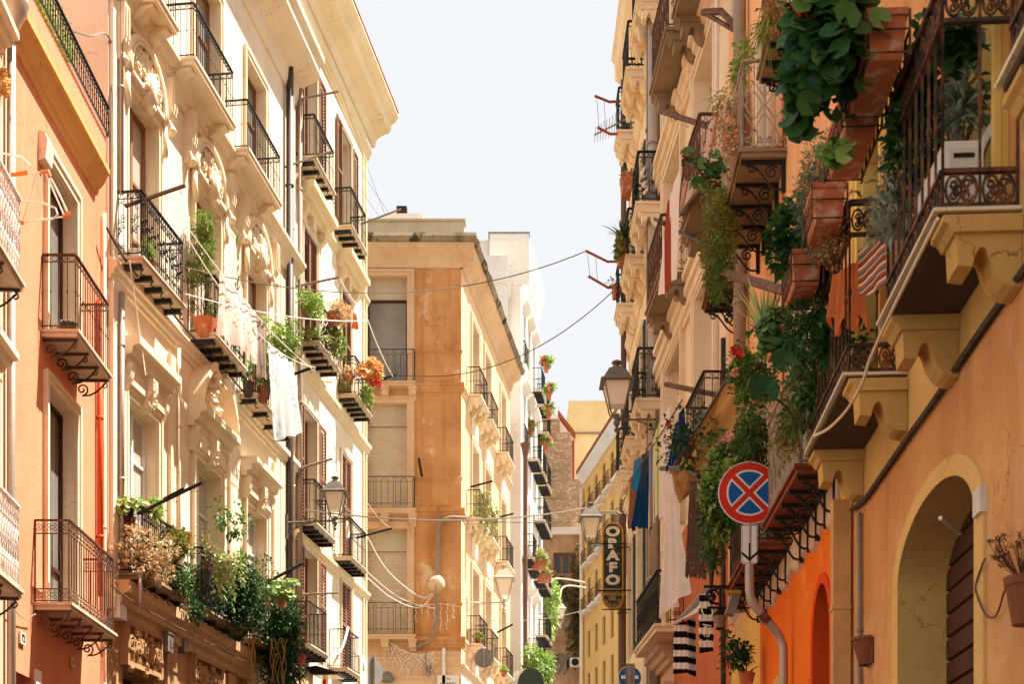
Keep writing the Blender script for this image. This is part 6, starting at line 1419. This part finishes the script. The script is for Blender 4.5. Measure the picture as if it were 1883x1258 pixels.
def hp(label, Z, box, n, L, w, lm, kind='leaf', ry=.3, pot=None, fl=None, stems=None, name='trailing_plant', hang=None, k=12, two=None): return plant(name, label, 'plant', Z, box, Hg(*hang) if hang else B(n, L, w, k, kind), lm, pot, V, fl, ry, stems, 0, two)
hp('olive green plant curtain hanging from the pale iron balcony', 16.7, (1296, 345, 1350, 505), 1900, .055, .028, 'leaf olive', two=(Hg(40, .05, .03, .03), 'leaf cypress'), k=26)
hp('dry trailing plant with orange blooms on the pale iron balcony rail', 16.2, (1312, 185, 1360, 345), 520, .06, .035, 'leaf dry', fl=('petal peach', 9, .05), k=14, two=(Hg(26, .06, .03, .04), 'leaf straw')); hp('sprig of round leaves with a single red flower', 15.7, (1262, 282, 1332, 328), 60, .13, .1, 'leaf mid', 'disc', .2, fl=('petal red', 1, .06, [(1258, 292)]), stems=5, k=9)
hp('small plant hanging from the wire below the top arm', 20, (1294, 170, 1345, 196), 70, .1, .03, 'leaf bright', ry=.2, stems=3); hp('spider plant hanging below the highest balcony', 13.3, (1348, 48, 1432, 128), 0, .1, .1, 'leaf fresh', name='spider_plant') if 0 else plant('spider_plant', 'spider plant hanging below the highest balcony', 'plant', 13.3, (1340, 30, 1430, 118), lambda mb, c, R: blades(mb, c+Vector((R[0]*.6, 0, R[2]*.4)), 110, .34, .016, 1.3, 1.2), 'leaf fresh', ('round', 1402, 18, 1428, 46, 'terracotta pot'), V)
hp('brown dry plant on the highest balcony edge', 13.0, (1392, -20, 1440, 30), 260, .07, .03, 'leaf straw', k=8)
plant('agave', 'pale striped agave behind the thick brown pole', 'plant', 14.2, (1366, 498, 1450, 625), Bl(38, .06, .45, .75), 'leaf agave', None, V); wbox('terracotta box under the agave', 1428, 617, 13.2, .16, .2, .3, FR2.ang, 'terracotta pot', None, cage=False)
hp('leafy vine with a red bloom at the grey pipe', 15.2, (1346, 640, 1425, 740), 700, .085, .055, 'leaf mid', fl=('petal red', 2, .07, [(1352, 657), (1358, 662)]), stems=10, two=(B(200, .09, .06, 9), 'leaf fresh')); hp('vine with peach and red roses over the grey pipe', 15.2, (1345, 745, 1420, 850), 1000, .08, .05, 'leaf mid', fl=('petal peach', 4, .07, [(1383, 755), (1345, 700), (1386, 797), (1340, 812)]), stems=14, k=16, two=(B(260, .05, .03, 14), 'vine pale')); hp('dense ivy beside the no stopping sign', 15.6, (1292, 848, 1352, 990), 1500, .085, .055, 'leaf fresh', k=22, stems=10, two=(B(700, .08, .05, 14), 'leaf dark'))
hp('thorny branch reaching over the tan awning', 17.6, (1208, 765, 1320, 845), 340, .09, .05, 'leaf dark', stems=16, k=12, fl=('petal red', 2, .05)); hp('mixed climbing plant above the no stopping sign', 15.9, (1300, 800, 1420, 870), 900, .08, .05, 'leaf mid', k=16, fl=('petal pink', 4, .04), stems=10); hp('purple flowered plant in the ivy', 15.9, (1296, 935, 1330, 985), 120, .08, .05, 'leaf dark', fl=('petal purple', 5, .05)); hp('small yellow flowered plant above the sign', 15.3, (1328, 850, 1352, 876), 60, .07, .05, 'leaf fresh', fl=('leaf orange', 3, .05))
plant('elephant_ear', 'elephant ear plant with two big leaves before the pale iron panel', 'plant', 12.0, (1392, 640, 1500, 800), lambda mb, c, R: [([disc(mb, P3(x, y, 11.9)-P3(1446, 800, 12.0)+rv(.004), Vector((.1*k-.1, -1, .25-.2*k)), r, 15, .05), mb.tube([P3(1478, 800, 12.1)-P3(1446, 800, 12), P3((x+1478)/2+6, (y+800)/2-8, 12)-P3(1446, 800, 12), P3(x, y, 11.93)-P3(1446, 800, 12)], .008, 5)]) for k, (x, y, r) in enumerate(((1444, 662, .12), (1406, 716, .13), (1488, 735, .06), (1498, 715, .05)))], 'leaf dark', None, V)
hp('dark fern under the basil box', 11.2, (1438, 572, 1505, 645), 700, .09, .02, 'leaf deep', k=12); hp('sparse weeds growing through the lattice balcony', 12.5, (1415, 700, 1500, 820), 200, .09, .02, 'leaf olive', stems=14, ry=.15); hp('grey green rosemary bush on the second rusty balcony', 10.2, (1466, 272, 1552, 405), 2200, .06, .012, 'leaf grey', k=22, stems=16, ry=.3); hp('thin dry stems beside the rosemary', 10.0, (1500, 385, 1555, 500), 420, .03, .02, 'leaf straw', stems=22, ry=.2); hp('yellow fern tuft beyond the rosemary', 11.2, (1480, 405, 1520, 435), 160, .08, .015, 'leaf agave', ry=.15)
mat_ = MB(); u0, u1 = FR2.u(1466, .36), FR2.u(1409, .36)
mat_.grid(lambda u, v: (u*abs(u1-u0), .008*sin(u*90), v*.98), 60, 6); single(mat_, 'reed_screen', 'reed mat', 'reed screen tied inside the lattice balcony above the sign', 'screen', FR2.w(min(u0, u1), .33, 5.47), FR2.ang)
mat_ = MB(); u0, u1 = FR2.u(1385, .37), FR2.u(1339, .37); mat_.grid(lambda u, v: (u*abs(u1-u0), .008*sin(u*90), v*.9), 60, 6); single(mat_, 'reed_screen', 'reed mat', 'reed screen on the dark balcony behind the arrow plate', 'screen', FR2.w(min(u0, u1), .35, 5.47), FR2.ang)
hp('shady plants massed behind the further rusty railing', 10.9, (1500, 545, 1575, 690), 900, .09, .05, 'leaf deep', k=16, ry=.15); hp('weedy pot plants behind the lower end of the further railing', 11.6, (1448, 650, 1530, 790), 700, .1, .04, 'leaf mid', k=14, ry=.15, stems=12)
hp('dark plants crowded inside the near railing', 8.35, (1640, 70, 1722, 330), 900, .1, .06, 'leaf deep', k=18, ry=.12); hp('pink geranium between agave and elephant ear', 12.9, (1400, 575, 1462, 655), 420, .09, .07, 'leaf mid', 'disc', .2, fl=('petal pink', 5, .05), k=10)
hp('thick hanging foliage under the pale iron balcony', 16.4, (1298, 440, 1352, 560), 900, .06, .03, 'leaf mid', k=16, two=(Hg(24, .06, .03, .03), 'leaf olive'))
hp('trailing greenery over the reed screen', 12.3, (1420, 720, 1475, 850), 420, .07, .035, 'leaf olive', k=14, ry=.12, two=(Hg(14, .07, .03, .05), 'leaf straw')); hp('small bush behind the laundry by the beige balcony', 19.2, (1255, 800, 1330, 880), 700, .1, .06, 'leaf dark', k=16, stems=8); hp('ivy tail hanging over the striped awning', 16.2, (1286, 960, 1330, 1050), 500, .08, .05, 'leaf mid', k=12)
hp('grey bush hanging from the box above the basil', 10.6, (1478, 330, 1540, 470), 900, .06, .014, 'leaf grey', k=16, ry=.2); hp('fresh green creeper at the top of the grey pipe', 16.8, (1340, 60, 1385, 150), 260, .09, .04, 'leaf fresh', k=9)
WG = 'terracotta window boxes hung along the rusty railings'; OF = .57
def rb(label, Zn, l, grow, lm, flowers=None, zt=6.55):           # near end of the box at depth Zn along the nearest house
    k = (1085-CX)/FOC; px = CX+FOC*((2.63+k*(Zn+l/2-7.4)-OF)/(Zn+l/2)); u = FR1.u(px, OF); q = FR1.w(u, OF, zt-.27)
    t = wbox(label, 0, 0, 8, .22, .27, l, FR1.ang, 'terracotta pot', grow, lm, flowers, WG); t.location = q; return t
rb('terracotta box nearest the camera on the upper rusty railing', 7.85, .62, None, 'leaf dark'); rb('second terracotta box on the upper rusty railing', 8.6, .62, None, 'leaf dark')
rb('terracotta box of basil on the further rusty railing', 10.75, .5, up(700, .36, .1, .07), 'leaf deep'); rb('small terracotta box at the start of the further rusty railing', 9.75, .4, up(160, .16, .07, .03), 'leaf straw')
plant('geranium', 'huge geranium with round dark leaves spilling over the near railing', 'geranium', 8.15, (1448, -50, 1600, 160), B(600, .15, .12, 26, 'disc'), 'leaf deep', None, V, ('petal red', 5, .05, [(1462, 5), (1450, 42), (1470, 62), (1500, 8), (1448, 30)]), .36, 18, two=(B(170, .14, .1, 16, 'disc'), 'leaf mid'))
plant('geranium', 'geranium tendril dangling in front of the second box', 'geranium', 8.4, (1515, 210, 1560, 300), B(40, .1, .08, 7, 'disc'), 'leaf fresh', None, V, None, .15, 5); plant('geranium', 'dark geranium behind the near railing posts', 'geranium', 7.7, (1715, 30, 1790, 130), B(90, .12, .1, 9, 'disc'), 'leaf deep', None, V, None, .12, 5)
hp('silver leaved plant hanging inside the near railing', 8.5, (1628, 230, 1700, 440), 520, .09, .03, 'leaf silver', stems=12, k=18, ry=.2); hp('grey green succulent above the air conditioner', 7.75, (1738, 135, 1806, 262), 260, .11, .035, 'leaf grey', stems=8, k=12, ry=.12); hp('silver plant low inside the near railing', 8.9, (1610, 360, 1660, 450), 260, .09, .03, 'leaf silver', stems=6, ry=.15)
u = FR1.u(1768, .2); t = thing('air_conditioner', 'white air conditioner box standing on the near balcony', 'air conditioner', FR1.w(u, .2, 5.24), FR1.ang); MB().box(-.5, .1, -.12, .09, 0, .44).build('case', 'white appliance', t); MB().box(.101, .108, -.095, .065, .05, .4).build('panel', 'plaque stone', t); MB().box(.109, .112, -.07, .04, .345, .37).build('slot', 'sign black', t)
mb = MB()
for i in range(5): mb.box(.1085, .1105, -.06, -.06+.05+.02*(i % 3), .16+.03*i, .168+.03*i)
mb.build('rating_label', 'sign metal grey', t)
cable('ribbed pale hose curving from the air conditioner into the wall', [Vector(FR1.at(*q)) for q in ((1845, 218, .0), (1822, 240, .05), (1803, 280, .09), (1801, 320, .1), (1812, 345, .09), (1835, 356, .05))], .03, 'plaque stone', name='hose', cat='hose')
drape('rag', 'orange rag hanging on the further rusty railing', 'orange rag', (1530, 508, 10.4), (1590, 470, 9.95), (1526, 600, 10.4), (1592, 588, 9.95), 4, .04, hem=.08); drape('rug', 'woven zigzag rug thrown over the further rusty railing', 'woven rug', (1578, 462, 9.9), (1628, 430, 9.5), (1580, 545, 9.9), (1630, 520, 9.5), 1, .01)
cable('thick dark cable clipped along the wall below the corbels', [Vector(FR1.at(x, y, .03)) for x, y in ((1960, 380), (1883, 494), (1800, 612), (1722, 730), (1672, 800), (1625, 868), (1590, 918), (1566, 938))], .022, 'dark wire cable'); cable('pale hose drooping along the balcony edges', [Vector(FR1.at(x, y, .465)) for x, y in ((1724, 402), (1676, 498), (1632, 588), (1600, 660), (1585, 705), (1556, 755), (1524, 788), (1498, 802))], .011, 'beige stucco trim', name='hose', cat='hose')
t = thing('wall_pot', 'half round fluted terracotta pot on the wall between door and rain pipe', 'pot', FR1.at(1597, 1224, .02), FR1.ang); mb = MB(); n = 28
for (r0, z0), (r1, z1) in zip(((.07, 0), (.125, .19), (.14, .19), (.14, .215)), ((.125, .19), (.14, .19), (.14, .215), (.11, .215))):
    for i in range(n):
        a0, a1 = pi+pi*i/n, pi+pi*(i+1)/n; f = lambda r, a, i: (r*(1+(.04 if i % 2 and z0 < .1 else 0))*cos(a), r*(1+(.04 if i % 2 and z0 < .1 else 0))*sin(a))
        mb.poly([(*f(r0, a0, i), z0), (*f(r0, a1, i+1), z0), (*f(r1, a1, i+1), z1), (*f(r1, a0, i), z1)])
mb.build('pot', 'brown pot', t); MB().box(-.13, .13, -.004, .01, .0, .21).build('back', 'brown pot', t)
plant('dry_plant', 'dried up plant in a hanging terracotta pot at the right edge', 'plant', 7.05, (1822, 985, 1900, 1075), lambda mb, c, R: [[mb.tube([c+Vector((R[0]*.5, 0, -R[2])), c+Vector((x*.6+R[0]*.2, y*.5, -R[2]*.2)), c+Vector((x, y, z))], .0028, 4), [leaf(mb, c+Vector((x, y, z))+rv(.01), rv()+Vector((0, 0, .6)), .045, .01) for _ in range(7)]] for x, y, z in [(rnd.uniform(-1, 1)*R[0], rv(.1).y, rnd.uniform(-.5, 1)*R[2]) for _ in range(34)]], 'twig', ('round', 1848, 1062, 1930, 1150, 'brown pot'))
cable('looped wire holding the hanging pot', [Vector(FR1.at(x, y, .03)) for x, y in ((1870, 1068), (1850, 1082), (1838, 1118), (1828, 1136), (1812, 1130), (1798, 1100), (1794, 1078), (1806, 1040), (1812, 1028))], .006, 'brown iron', name='wire_loop', cat='wire')
